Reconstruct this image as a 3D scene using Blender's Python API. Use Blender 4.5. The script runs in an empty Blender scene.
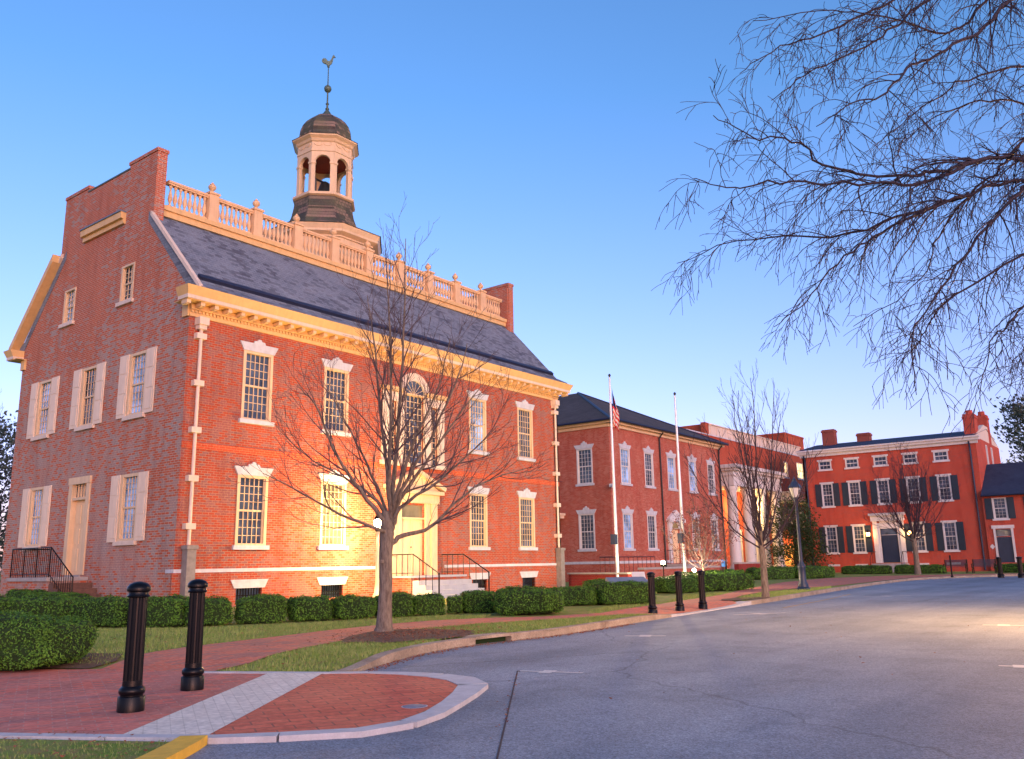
import bpy, bmesh, math, random
from mathutils import Vector, Matrix, noise
R = math.radians
S = bpy.context.scene
COL = S.collection

# ------------------------------------------------------------------ camera
cam = bpy.data.cameras.new('camera'); camo = bpy.data.objects.new('camera', cam); COL.objects.link(camo)
S.camera = camo
cam.sensor_width = 36.0; cam.lens = 864.36 / 1024 * 36; cam.clip_end = 6000; cam.clip_start = .1
def cam_matrix(yaw, pitch, roll, loc):
    f = Vector((math.sin(yaw)*math.cos(pitch), math.cos(yaw)*math.cos(pitch), math.sin(pitch)))
    r = Vector((math.cos(yaw), -math.sin(yaw), 0)); u = r.cross(f)
    r2 = r*math.cos(roll) + u*math.sin(roll); u2 = u*math.cos(roll) - r*math.sin(roll)
    m = Matrix((r2, u2, -f)).transposed().to_4x4(); m.translation = loc
    return m
camo.matrix_world = cam_matrix(0.91024, 0.21076, -0.01767, Vector((-14.516, -24.165, 1.25)))
S.render.resolution_x = 1024; S.render.resolution_y = 759

# ------------------------------------------------------------------ sky, sun, exposure
SUN_AZ, SUN_EL = R(208), R(9)
w = bpy.data.worlds.new('World'); S.world = w; w.use_nodes = True
nt = w.node_tree; bg = nt.nodes['Background']
sky = nt.nodes.new('ShaderNodeTexSky'); sky.sky_type = 'NISHITA'; sky.sun_disc = False
sky.sun_elevation = SUN_EL; sky.sun_rotation = SUN_AZ
sky.air_density = 1.0; sky.dust_density = 1.2; sky.ozone_density = 3.5
tc = nt.nodes.new('ShaderNodeTexCoord'); sz = nt.nodes.new('ShaderNodeSeparateXYZ'); nt.links.new(tc.outputs['Generated'], sz.inputs[0])
rp = nt.nodes.new('ShaderNodeValToRGB'); nt.links.new(sz.outputs[2], rp.inputs[0])
rp.color_ramp.elements[0].position = 0.0; rp.color_ramp.elements[0].color = (1.28, .70, .92, 1)
rp.color_ramp.elements[1].position = .5; rp.color_ramp.elements[1].color = (.63, .73, .86, 1)
mx_ = nt.nodes.new('ShaderNodeMix'); mx_.data_type = 'RGBA'; mx_.blend_type = 'MULTIPLY'; mx_.inputs[0].default_value = 1
nt.links.new(sky.outputs[0], mx_.inputs[6]); nt.links.new(rp.outputs[0], mx_.inputs[7])
nt.links.new(mx_.outputs[2], bg.inputs[0]); bg.inputs[1].default_value = 0.15
sl = bpy.data.lights.new('sun', 'SUN'); so = bpy.data.objects.new('sun', sl); COL.objects.link(so)
sl.energy = .5; sl.angle = R(90); sl.color = (.72, .46, .28)
sd = Vector((math.sin(SUN_AZ)*math.cos(SUN_EL), math.cos(SUN_AZ)*math.cos(SUN_EL), math.sin(SUN_EL)))
so.rotation_euler = sd.to_track_quat('Z', 'Y').to_euler(); so.location = sd*200
S.view_settings.view_transform = 'Standard'; S.view_settings.look = 'None'
S.view_settings.gamma = 1; S.view_settings.exposure = 1.6
try: S.view_settings.use_curve_mapping = False
except Exception: pass
S.render.engine = 'CYCLES'

# ------------------------------------------------------------------ materials
def newmat(name):
    m = bpy.data.materials.new(name); m.use_nodes = True
    n = m.node_tree.nodes; return m, n, m.node_tree.links, n['Principled BSDF']
def mixc(n, l, fac, a, b, mode='MIX'):
    x = n.new('ShaderNodeMix'); x.data_type = 'RGBA'; x.blend_type = mode
    for s, v in ((x.inputs[0], fac), (x.inputs[6], a), (x.inputs[7], b)):
        if hasattr(v, 'links'): l.new(v, s)
        elif isinstance(v, (int, float)): s.default_value = v
        else: s.default_value = (*v, 1)
    return x.outputs[2]
def noi(n, l, vec, scale, detail=4, rough=.55):
    t = n.new('ShaderNodeTexNoise'); t.inputs['Scale'].default_value = scale
    t.inputs['Detail'].default_value = detail; t.inputs['Roughness'].default_value = rough
    if vec is not None: l.new(vec, t.inputs['Vector'])
    return t.outputs[0]
def ramp(n, l, v, p0, c0, p1, c1):
    r = n.new('ShaderNodeValToRGB'); e = r.color_ramp.elements
    e[0].position = p0; e[1].position = p1
    e[0].color = (*c0, 1) if not isinstance(c0, (int, float)) else (c0, c0, c0, 1)
    e[1].color = (*c1, 1) if not isinstance(c1, (int, float)) else (c1, c1, c1, 1)
    l.new(v, r.inputs[0]); return r.outputs[0]
def bump(n, l, p, h, strength=.3, dist=.01):
    b = n.new('ShaderNodeBump'); b.inputs['Strength'].default_value = strength; b.inputs['Distance'].default_value = dist
    l.new(h, b.inputs['Height']); l.new(b.outputs[0], p.inputs['Normal'])
def pos(n): return n.new('ShaderNodeNewGeometry').outputs['Position']
def plain(name, col, rough=.6, metal=0, var=.12, scale=3, bumps=.15, spec=.4):
    m, n, l, p = newmat(name)
    P_ = pos(n); a = noi(n, l, P_, scale); b = noi(n, l, P_, scale*14, 3)
    c = mixc(n, l, ramp(n, l, a, .3, 0., .7, 1.), tuple(x*(1-var) for x in col), tuple(min(1, x*(1+var)) for x in col))
    c = mixc(n, l, ramp(n, l, b, .35, 0., .65, .35), c, tuple(x*(1-2*var) for x in col))
    mp = n.new('ShaderNodeMapping'); mp.inputs['Scale'].default_value = (1, 1, .12); l.new(P_, mp.inputs[0])
    gr = ramp(n, l, noi(n, l, mp.outputs[0], 7, 4, .7), .42, 0., .72, .30 if var else 0.)
    c = mixc(n, l, gr, c, tuple(x*.55 for x in col))
    l.new(c, p.inputs['Base Color']); p.inputs['Roughness'].default_value = rough
    p.inputs['Metallic'].default_value = metal; p.inputs['Specular IOR Level'].default_value = spec
    if bumps: bump(n, l, p, b, bumps, .01)
    return m
def brickmat(name, c1, c2, mortar, patch, patchamt=.5, bw=.215, rh=.075, ms=.011, mode='wall', rot=0, headers=None, hamt=.5, offset=.5, zfade=False, bumps=.5):
    m, n, l, p = newmat(name)
    P_ = pos(n)
    sx = n.new('ShaderNodeSeparateXYZ'); l.new(P_, sx.inputs[0])
    cx = n.new('ShaderNodeCombineXYZ')
    if mode == 'wall':
        a = n.new('ShaderNodeMath'); a.operation = 'ADD'; l.new(sx.outputs[0], a.inputs[0]); l.new(sx.outputs[1], a.inputs[1])
        l.new(a.outputs[0], cx.inputs[0]); l.new(sx.outputs[2], cx.inputs[1]); vec = cx.outputs[0]
    elif mode == 'slope_x':   # slates on slopes that fall along y
        l.new(sx.outputs[0], cx.inputs[0]); l.new(sx.outputs[2], cx.inputs[1]); vec = cx.outputs[0]
    elif mode == 'slope_y':
        l.new(sx.outputs[1], cx.inputs[0]); l.new(sx.outputs[2], cx.inputs[1]); vec = cx.outputs[0]
    else:
        mp = n.new('ShaderNodeMapping'); mp.inputs['Rotation'].default_value = (0, 0, rot); l.new(P_, mp.inputs[0]); vec = mp.outputs[0]
    b = n.new('ShaderNodeTexBrick'); l.new(vec, b.inputs['Vector'])
    b.inputs['Scale'].default_value = 1; b.inputs['Brick Width'].default_value = bw; b.inputs['Row Height'].default_value = rh
    b.inputs['Mortar Size'].default_value = ms; b.inputs['Mortar Smooth'].default_value = .2; b.offset = offset
    b.inputs['Color1'].default_value = (*c1, 1); b.inputs['Color2'].default_value = (*c2, 1); b.inputs['Mortar'].default_value = (*mortar, 1)
    col = b.outputs[0]
    if headers:
        b2 = n.new('ShaderNodeTexBrick'); l.new(vec, b2.inputs['Vector'])
        b2.inputs['Scale'].default_value = 1; b2.inputs['Brick Width'].default_value = bw; b2.inputs['Row Height'].default_value = rh
        b2.inputs['Mortar Size'].default_value = 0; b2.inputs['Bias'].default_value = 0
        b2.inputs['Color1'].default_value = (0, 0, 0, 1); b2.inputs['Color2'].default_value = (1, 1, 1, 1); b2.inputs['Mortar'].default_value = (0, 0, 0, 1)
        big = noi(n, l, P_, .35, 3)
        th = n.new('ShaderNodeMath'); th.operation = 'MULTIPLY_ADD'; l.new(big, th.inputs[0]); th.inputs[1].default_value = 1.6; th.inputs[2].default_value = hamt-1.3
        ad = n.new('ShaderNodeMath'); ad.operation = 'ADD'; l.new(b2.outputs[0], ad.inputs[0]); l.new(th.outputs[0], ad.inputs[1])
        src = ad.outputs[0]
        if zfade:   # fewer dark glazed headers high on the gable
            mr = n.new('ShaderNodeMapRange'); mr.inputs[1].default_value = 7.5; mr.inputs[2].default_value = 11.5; mr.inputs[3].default_value = 0; mr.inputs[4].default_value = .45; l.new(sx.outputs[2], mr.inputs[0])
            sb = n.new('ShaderNodeMath'); sb.operation = 'SUBTRACT'; l.new(src, sb.inputs[0]); l.new(mr.outputs[0], sb.inputs[1]); src = sb.outputs[0]
        msk = ramp(n, l, src, .45, 0., .6, 1.)
        inv = n.new('ShaderNodeMath'); inv.operation = 'SUBTRACT'; inv.inputs[0].default_value = 1; l.new(b.outputs['Fac'], inv.inputs[1])
        mm = n.new('ShaderNodeMath'); mm.operation = 'MULTIPLY'; l.new(msk, mm.inputs[0]); l.new(inv.outputs[0], mm.inputs[1])
        col = mixc(n, l, mm.outputs[0], col, headers)
    pn = ramp(n, l, noi(n, l, P_, .9, 5, .65), .38, 0., .7, patchamt)
    col = mixc(n, l, pn, col, patch)
    if mode == 'wall':
        mp2 = n.new('ShaderNodeMapping'); mp2.inputs['Scale'].default_value = (1, 1, .18); l.new(P_, mp2.inputs[0])
        st = ramp(n, l, noi(n, l, mp2.outputs[0], 2.2, 5, .7), .46, 0., .72, .45)
        col = mixc(n, l, st, col, tuple(x*.62 for x in c2))
        lt = ramp(n, l, noi(n, l, P_, .55, 5, .7), .54, 0., .75, .22)
        col = mixc(n, l, lt, col, tuple(min(1, x*1.1+.08) for x in c1))
    fine = ramp(n, l, noi(n, l, P_, 18, 3), .3, .78, .7, 1.12)
    col = mixc(n, l, 1.0, col, fine, 'MULTIPLY')
    l.new(col, p.inputs['Base Color']); p.inputs['Roughness'].default_value = .85; p.inputs['Specular IOR Level'].default_value = .2
    iv = n.new('ShaderNodeMath'); iv.operation = 'SUBTRACT'; iv.inputs[0].default_value = 1; l.new(b.outputs['Fac'], iv.inputs[1])
    bump(n, l, p, iv.outputs[0], bumps, .008)
    return m
M = {}
M['brick_front'] = brickmat('brick_front', (.44,.066,.028), (.33,.048,.025), (.36,.22,.15), (.50,.10,.045), .45, headers=(.27,.12,.115), hamt=.48)
M['brick_gable'] = brickmat('brick_gable', (.52,.115,.055), (.41,.095,.05), (.48,.37,.29), (.56,.18,.09), .4, headers=(.34,.27,.25), hamt=.62, zfade=True)
M['brick_chimney0'] = brickmat('brick_chimney', (.36,.075,.045), (.27,.06,.045), (.30,.17,.13), (.24,.05,.04), .5)
M['brick_chimney'] = M['brick_gable']
M['brick_belt'] = brickmat('brick_belt', (.60,.09,.03), (.55,.075,.03), (.5,.2,.1), (.62,.12,.05), .4)
M['brick_wing'] = brickmat('brick_wing', (.46,.09,.05), (.38,.07,.045), (.44,.24,.18), (.40,.07,.045), .5, headers=(.50,.16,.11), hamt=.4)
M['brick_house'] = brickmat('brick_house', (.52,.055,.030), (.42,.045,.028), (.46,.16,.11), (.56,.11,.06), .6, headers=(.36,.06,.045), hamt=.4)
M['brick_hall'] = brickmat('brick_hall', (.52,.09,.035), (.42,.07,.03), (.4,.14,.09), (.42,.07,.03), .5)
M['brick_low'] = brickmat('brick_low', (.34,.03,.025), (.28,.03,.025), (.26,.10,.08), (.24,.03,.03), .5)
PR = R(24)
M['paving'] = brickmat('paving', (.66,.17,.11), (.56,.13,.09), (.48,.25,.20), (.66,.26,.20), .6, bw=.21, rh=.105, ms=.006, mode='ground', rot=PR, headers=(.45,.16,.12), hamt=.5, bumps=.35)
M['path_brick'] = brickmat('path_brick', (.66,.18,.10), (.55,.14,.08), (.48,.26,.18), (.66,.24,.15), .7, bw=.21, rh=.105, ms=.007, mode='ground', rot=R(10), headers=(.40,.17,.13), hamt=.5)
M['apron_brick'] = brickmat('apron_brick', (.66,.16,.09), (.54,.12,.07), (.24,.10,.07), (.66,.24,.14), .5, bw=.30, rh=.16, ms=.008, mode='ground', rot=R(30), bumps=.5)
M['strip_brick'] = brickmat('strip_brick', (.80,.74,.63), (.72,.66,.56), (.58,.53,.45), (.66,.58,.48), .6, bw=.20, rh=.10, ms=.004, mode='ground', rot=R(-60))
M['slate'] = brickmat('slate', (.19,.22,.265), (.15,.18,.225), (.07,.08,.105), (.25,.285,.325), .7, bw=.26, rh=.11, ms=.006, mode='slope_x', headers=(.09,.10,.13), hamt=.3)
M['slate_dark'] = brickmat('slate_dark', (.085,.072,.068), (.065,.056,.054), (.035,.032,.032), (.12,.10,.095), .5, bw=.3, rh=.12, ms=.006, mode='wall')
M['slate_blue'] = brickmat('slate_blue', (.035,.05,.09), (.028,.04,.075), (.02,.025,.04), (.05,.07,.115), .5, bw=.3, rh=.12, ms=.006, mode='slope_y')
M['shingle'] = brickmat('shingle', (.27,.19,.15), (.18,.135,.115), (.05,.04,.04), (.15,.16,.08), .6, bw=.18, rh=.16, ms=.012, mode='wall', headers=(.06,.065,.06), hamt=.5, bumps=1)
M['cream'] = plain('cream', (.72,.53,.32), .5, var=.05)
M['cream_pale'] = plain('cream_pale', (.72,.59,.46), .5, var=.05)
M['cream_dull'] = plain('cream_dull', (.76,.51,.28), .6, var=.08)
M['yellow_trim'] = plain('yellow_trim', (.74,.48,.20), .5, var=.06)
M['shutter_cream'] = plain('shutter_cream', (.82,.65,.48), .5, var=.05)
M['white'] = plain('white', (.66,.65,.64), .5, var=.06)
M['stone_white'] = plain('stone_white', (.56,.585,.62), .7, var=.12, scale=5)
M['stone'] = plain('stone', (.40,.38,.36), .85, var=.15, scale=4)
M['step_stone'] = plain('step_stone', (.42,.45,.50), .7, var=.1)
M['step_brown'] = plain('step_brown', (.16,.085,.06), .8, var=.2, scale=8)
M['black_iron'] = plain('black_iron', (.004,.004,.006), .3, var=.1, bumps=.03, spec=.2)
M['dark_blue_paint'] = plain('dark_blue_paint', (.02,.035,.075), .4, var=.1)
M['gutter_blue'] = plain('gutter_blue', (.018,.025,.06), .5, var=.1)
M['lead'] = plain('lead', (.16,.20,.26), .5, var=.15)
M['casing_grey'] = plain('casing_grey', (.26,.24,.22), .6, var=.2, scale=6)
M['copper'] = plain('copper', (.12,.17,.13), .5, metal=.4, var=.3, scale=8)
M['pole_steel'] = plain('pole_steel', (.55,.60,.68), .35, metal=.5, var=.05)
M['door_cream'] = plain('door_cream', (.80,.58,.34), .5, var=.04)
M['bronze'] = plain('bronze', (.05,.05,.05), .4, metal=.6)
M['red_cupola'] = plain('red_cupola', (.26,.035,.02), .6)
M['yellow_paint'] = plain('yellow_paint', (.80,.48,.04), .6, var=.15, scale=9)
M['road_paint'] = plain('road_paint', (.62,.62,.60), .7, var=.15, scale=20)
M['green_shutter'] = plain('green_shutter', (.02,.035,.055), .45, var=.15)
M['painted_porch_glow'] = plain('painted_porch_glow', (.70,.34,.12), .7)  # orange lamp glow on the porch wall put into its base colour
M['blue_plastic'] = plain('blue_plastic', (.03,.22,.65), .4)
M['flag_red'] = plain('flag_red', (.60,.03,.03), .8); M['flag_blue'] = plain('flag_blue', (.02,.03,.16), .8)
M['joint_tar'] = plain('joint_tar', (.04,.03,.035), .8, bumps=0)
M['line_dull'] = plain('line_dull', (.36,.27,.14), .8)
M['soil'] = plain('soil', (.15,.095,.06), 1, var=.35, scale=12, bumps=1)
def concrete():
    m, n, l, p = newmat('concrete'); P_ = pos(n)
    c = ramp(n, l, noi(n, l, P_, 2.2, 6, .65), .35, (.24,.19,.135), .68, (.43,.36,.27))
    d = ramp(n, l, noi(n, l, P_, 40, 3), .35, .75, .65, 1.1)
    c = mixc(n, l, 1., c, d, 'MULTIPLY')
    l.new(c, p.inputs['Base Color']); p.inputs['Roughness'].default_value = .9
    bump(n, l, p, noi(n, l, P_, 60, 3), .4, .006); return m
M['concrete'] = concrete()
M['concrete_pale'] = plain('concrete_pale', (.52,.52,.52), .85, var=.14, scale=5, bumps=.3)
def asphalt():
    m, n, l, p = newmat('asphalt'); P_ = pos(n)
    a = ramp(n, l, noi(n, l, P_, .35, 5, .6), .35, (.18,.215,.255), .68, (.255,.295,.34))
    v = n.new('ShaderNodeTexVoronoi'); v.inputs['Scale'].default_value = 75; l.new(P_, v.inputs['Vector'])
    s = ramp(n, l, v.outputs['Color'], .2, .7, .95, 1.45)
    c = mixc(n, l, 1., a, s, 'MULTIPLY')
    nn = ramp(n, l, noi(n, l, P_, 260, 2), .4, .8, .75, 1.4)
    c = mixc(n, l, 1., c, nn, 'MULTIPLY')
    so_ = ramp(n, l, noi(n, l, P_, 1.1, 6, .75), .50, 1., .72, .72)
    c = mixc(n, l, 1., c, so_, 'MULTIPLY')
    ws = n.new('ShaderNodeMapping'); ws.inputs['Rotation'].default_value = (0, 0, R(-25)); ws.inputs['Scale'].default_value = (.05, 1, 1); l.new(P_, ws.inputs[0])
    ty = ramp(n, l, noi(n, l, ws.outputs[0], .55, 4, .6), .40, .86, .60, 1.10)
    c = mixc(n, l, 1., c, ty, 'MULTIPLY')
    # thin tar cracks
    vc = n.new('ShaderNodeTexVoronoi'); vc.feature = 'DISTANCE_TO_EDGE'; vc.inputs['Scale'].default_value = .17
    wn = n.new('ShaderNodeTexNoise'); wn.inputs['Scale'].default_value = 1.5; wn.inputs['Detail'].default_value = 5; l.new(P_, wn.inputs['Vector'])
    mx = n.new('ShaderNodeVectorMath'); mx.operation = 'MULTIPLY_ADD'; l.new(wn.outputs['Color'], mx.inputs[0]); mx.inputs[1].default_value = (.5,.5,.5); l.new(P_, mx.inputs[2])
    l.new(mx.outputs[0], vc.inputs['Vector'])
    ck = ramp(n, l, vc.outputs['Distance'], .0008, .62, .0028, 1.)
    c = mixc(n, l, 1., c, ck, 'MULTIPLY')
    l.new(c, p.inputs['Base Color']); p.inputs['Roughness'].default_value = .78; p.inputs['Specular IOR Level'].default_value = .35
    bump(n, l, p, v.outputs['Distance'], .5, .006); return m
M['asphalt'] = asphalt()
def grassmat(name, a, b, c3):
    m, n, l, p = newmat(name); P_ = pos(n)
    c = ramp(n, l, noi(n, l, P_, .8, 6, .7), .38, a, .62, b)
    c = mixc(n, l, ramp(n, l, noi(n, l, P_, 6, 5, .75), .44, 0., .60, .85), c, c3)
    l.new(c, p.inputs['Base Color']); p.inputs['Roughness'].default_value = 1; p.inputs['Specular IOR Level'].default_value = .1
    bump(n, l, p, noi(n, l, P_, 45, 4, .7), 1., .04); return m
M['lawn'] = grassmat('lawn', (.15,.28,.045), (.26,.34,.09), (.36,.27,.12))
def leafmat(name, a, b, rough=.7, trans=0):
    m, n, l, p = newmat(name)
    g = n.new('ShaderNodeNewGeometry')
    c = ramp(n, l, g.outputs['Random Per Island'], 0., a, 1., b)
    c2 = mixc(n, l, ramp(n, l, noi(n, l, g.outputs['Position'], 1.6, 3), .35, 0., .7, .45), c, tuple(x*.55 for x in a))
    l.new(c2, p.inputs['Base Color']); p.inputs['Roughness'].default_value = rough; p.inputs['Specular IOR Level'].default_value = .25
    return m
M['box_leaf'] = leafmat('box_leaf', (.035,.11,.010), (.12,.28,.028))
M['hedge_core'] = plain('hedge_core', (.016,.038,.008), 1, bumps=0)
M['blade'] = leafmat('blade', (.17,.32,.04), (.42,.42,.15))
M['dry_leaf'] = leafmat('dry_leaf', (.28,.07,.03), (.34,.17,.08))
M['holly_leaf'] = leafmat('holly_leaf', (.018,.04,.010), (.05,.09,.025), .45)
M['pine_leaf'] = leafmat('pine_leaf', (.06,.09,.07), (.14,.18,.14))
M['seed'] = leafmat('seed', (.14,.04,.03), (.26,.09,.06))
def barkmat(name, a, b):
    m, n, l, p = newmat(name); P_ = pos(n)
    mp = n.new('ShaderNodeMapping'); mp.inputs['Scale'].default_value = (1, 1, .25); l.new(P_, mp.inputs[0])
    c = ramp(n, l, noi(n, l, mp.outputs[0], 22, 5, .7), .35, a, .66, b)
    l.new(c, p.inputs['Base Color']); p.inputs['Roughness'].default_value = .85
    bump(n, l, p, noi(n, l, mp.outputs[0], 40, 4), .8, .012); return m
M['bark'] = barkmat('bark', (.10,.075,.055), (.24,.20,.15))
M['twig'] = barkmat('twig', (.06,.045,.05), (.11,.075,.08))
M['twig_dark'] = barkmat('twig_dark', (.022,.016,.026), (.05,.03,.042))
def glass(name, col=(.03,.045,.07), warm=None, ws=0):
    m, n, l, p = newmat(name); P_ = pos(n)
    c = ramp(n, l, noi(n, l, P_, 1.1, 3), .4, col, .65, tuple(x*3 for x in col))
    l.new(c, p.inputs['Base Color']); p.inputs['Roughness'].default_value = .06; p.inputs['Specular IOR Level'].default_value = .6
    p.inputs['IOR'].default_value = 1.5
    if warm: p.inputs['Emission Color'].default_value = (*warm, 1); p.inputs['Emission Strength'].default_value = ws
    bump(n, l, p, noi(n, l, P_, 3.1, 3), .35, .03)
    return m
M['glass'] = glass('glass')
M['glass_sky'] = glass('glass_sky', (.15,.26,.42))  # reflected sky painted into the panes as a pale blue base
M['glass_blind'] = glass('glass_blind', (.06,.045,.055))
M['glass_warm'] = glass('glass_warm', (.05,.045,.03), (1., .62, .26), .07)
M['glass_lit'] = glass('glass_lit', (.05,.04,.03), (1., .62, .28), .9)
def emis(name, col, s):
    m, n, l, p = newmat(name); p.inputs['Base Color'].default_value = (*col, 1)
    p.inputs['Emission Color'].default_value = (*col, 1); p.inputs['Emission Strength'].default_value = s; return m
M['bulb'] = emis('bulb', (1., .74, .42), 45)
M['bulb_small'] = emis('bulb_small', (1., .50, .16), 5)
M['bulb_flood'] = emis('bulb_flood', (1., .80, .5), 60)
M['frosted'] = plain('frosted', (.6,.6,.6), .3, bumps=0)

# ------------------------------------------------------------------ mesh helpers
class Fr:
    """a facade frame: u runs along the wall, z up, n outward"""
    def __init__(s, o, u, n): s.o, s.u, s.n = Vector(o), Vector(u), Vector(n)
    def p(s, u, z, n=0): return s.o + s.u*u + Vector((0,0,z)) + s.n*n
class MB:
    def __init__(s): s.v = []; s.f = []
    def add(s, vs, fs):
        k = len(s.v); s.v += [tuple(v) for v in vs]; s.f += [tuple(i+k for i in f) for f in fs]; return s
    def hexa(s, v):  # 8 points: bottom 4, top 4
        return s.add(v, [(3,2,1,0),(4,5,6,7),(0,1,5,4),(1,2,6,5),(2,3,7,6),(3,0,4,7)])
    def box(s, x0, y0, z0, x1, y1, z1):
        return s.hexa([(x0,y0,z0),(x1,y0,z0),(x1,y1,z0),(x0,y1,z0),(x0,y0,z1),(x1,y0,z1),(x1,y1,z1),(x0,y1,z1)])
    def fbox(s, fr, u0, u1, z0, z1, n0, n1):
        return s.hexa([fr.p(u0,z0,n0),fr.p(u1,z0,n0),fr.p(u1,z0,n1),fr.p(u0,z0,n1),fr.p(u0,z1,n0),fr.p(u1,z1,n0),fr.p(u1,z1,n1),fr.p(u0,z1,n1)])
    def fpoly(s, fr, pts, n0, n1):
        k = len(pts); vs = [fr.p(u,z,n0) for u,z in pts] + [fr.p(u,z,n1) for u,z in pts]
        return s.add(vs, [tuple(range(k)), tuple(range(2*k-1, k-1, -1))] + [(i,(i+1)%k,k+(i+1)%k,k+i) for i in range(k)])
    def prism(s, poly, z0, z1):
        k = len(poly); vs = [(x,y,z0) for x,y in poly] + [(x,y,z1) for x,y in poly]
        return s.add(vs, [tuple(range(k-1,-1,-1)), tuple(range(k, 2*k))] + [(i,(i+1)%k,k+(i+1)%k,k+i) for i in range(k)])
    def lathe(s, prof, c=(0,0,0), seg=16, rot=0):
        vs = []; fs = []
        for r, z in prof:
            for i in range(seg):
                a = rot + 2*math.pi*i/seg; vs.append((c[0]+r*math.cos(a), c[1]+r*math.sin(a), c[2]+z))
        for j in range(len(prof)-1):
            for i in range(seg):
                i2 = (i+1) % seg; fs.append((j*seg+i, j*seg+i2, (j+1)*seg+i2, (j+1)*seg+i))
        fs.append(tuple(range(seg-1,-1,-1))); fs.append(tuple((len(prof)-1)*seg+i for i in range(seg)))
        return s.add(vs, fs)
    def tube(s, pts, rads, seg=6):
        pts = [Vector(p) for p in pts]
        if isinstance(rads, (int, float)): rads = [rads]*len(pts)
        vs = []; up = None
        for i, p in enumerate(pts):
            d = (pts[min(i+1, len(pts)-1)] - pts[max(i-1, 0)])
            if d.length < 1e-9: d = Vector((0,0,1))
            d.normalize()
            if up is None:
                up = Vector((0,0,1)) if abs(d.z) < .9 else Vector((1,0,0))
            a = d.cross(up); 
            if a.length < 1e-6: a = d.orthogonal()
            a.normalize(); b = a.cross(d); up = b
            for k in range(seg):
                t = 2*math.pi*k/seg; vs.append(p + (a*math.cos(t)+b*math.sin(t))*rads[i])
        fs = []
        for i in range(len(pts)-1):
            for k in range(seg):
                k2 = (k+1) % seg; fs.append((i*seg+k, i*seg+k2, (i+1)*seg+k2, (i+1)*seg+k))
        if seg > 3: fs.append(tuple(range(seg-1,-1,-1))); fs.append(tuple((len(pts)-1)*seg+i for i in range(seg)))
        return s.add(vs, fs)
    def build(s, name, mat, parent=None, smooth=False, bevel=0):
        me = bpy.data.meshes.new(name); me.from_pydata(s.v, [], s.f); me.update()
        me.materials.append(M[mat] if isinstance(mat, str) else mat)
        o = bpy.data.objects.new(name, me); COL.objects.link(o)
        if smooth:
            me.polygons.foreach_set('use_smooth', [True]*len(me.polygons))
        if parent is not None: o.parent = parent
        if smooth:
            es = o.modifiers.new('edges', 'EDGE_SPLIT'); es.split_angle = math.radians(38)
        if bevel:
            b = o.modifiers.new('bevel', 'BEVEL'); b.width = bevel; b.segments = 2; b.limit_method = 'ANGLE'
        return o
def tag(o, label, cat, group=None):
    o['label'] = label; o['category'] = cat
    if group: o['group'] = group
    return o
def thing(name, loc, label, cat, group=None, rz=0):
    o = bpy.data.objects.new(name, None); COL.objects.link(o); o.location = loc; o.rotation_euler = (0,0,rz)
    o.empty_display_size = .2
    return tag(o, label, cat, group)
def struct(o): o['kind'] = 'structure'; return o
def stuff(o): o['kind'] = 'stuff'; return o
def copy_tree(o, parent=None):
    c = o.copy(); COL.objects.link(c)
    if parent is not None: c.parent = parent
    for ch in list(o.children): copy_tree(ch, c)
    return c
def wall(fr, u0, u1, z0, z1, holes, depth=.16, top=None):
    """wall sheet with real openings and reveals"""
    b = MB(); us = sorted({u0, u1, *[h[0] for h in holes], *[h[1] for h in holes]}); zs = sorted({z0, z1, *[h[2] for h in holes], *[h[3] for h in holes]})
    for i in range(len(us)-1):
        for j in range(len(zs)-1):
            um, zm = (us[i]+us[i+1])/2, (zs[j]+zs[j+1])/2
            if any(h[0] < um < h[1] and h[2] < zm < h[3] for h in holes): continue
            b.add([fr.p(us[i],zs[j]), fr.p(us[i+1],zs[j]), fr.p(us[i+1],zs[j+1]), fr.p(us[i],zs[j+1])], [(0,1,2,3)])
    for a, c, e, g in holes:
        for q in (((a,e),(a,g)), ((c,e),(c,g)), ((a,e),(c,e)), ((a,g),(c,g))):
            b.add([fr.p(*q[0]), fr.p(*q[1]), fr.p(*q[1],-depth), fr.p(*q[0],-depth)], [(0,1,2,3)])
    return b
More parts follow.
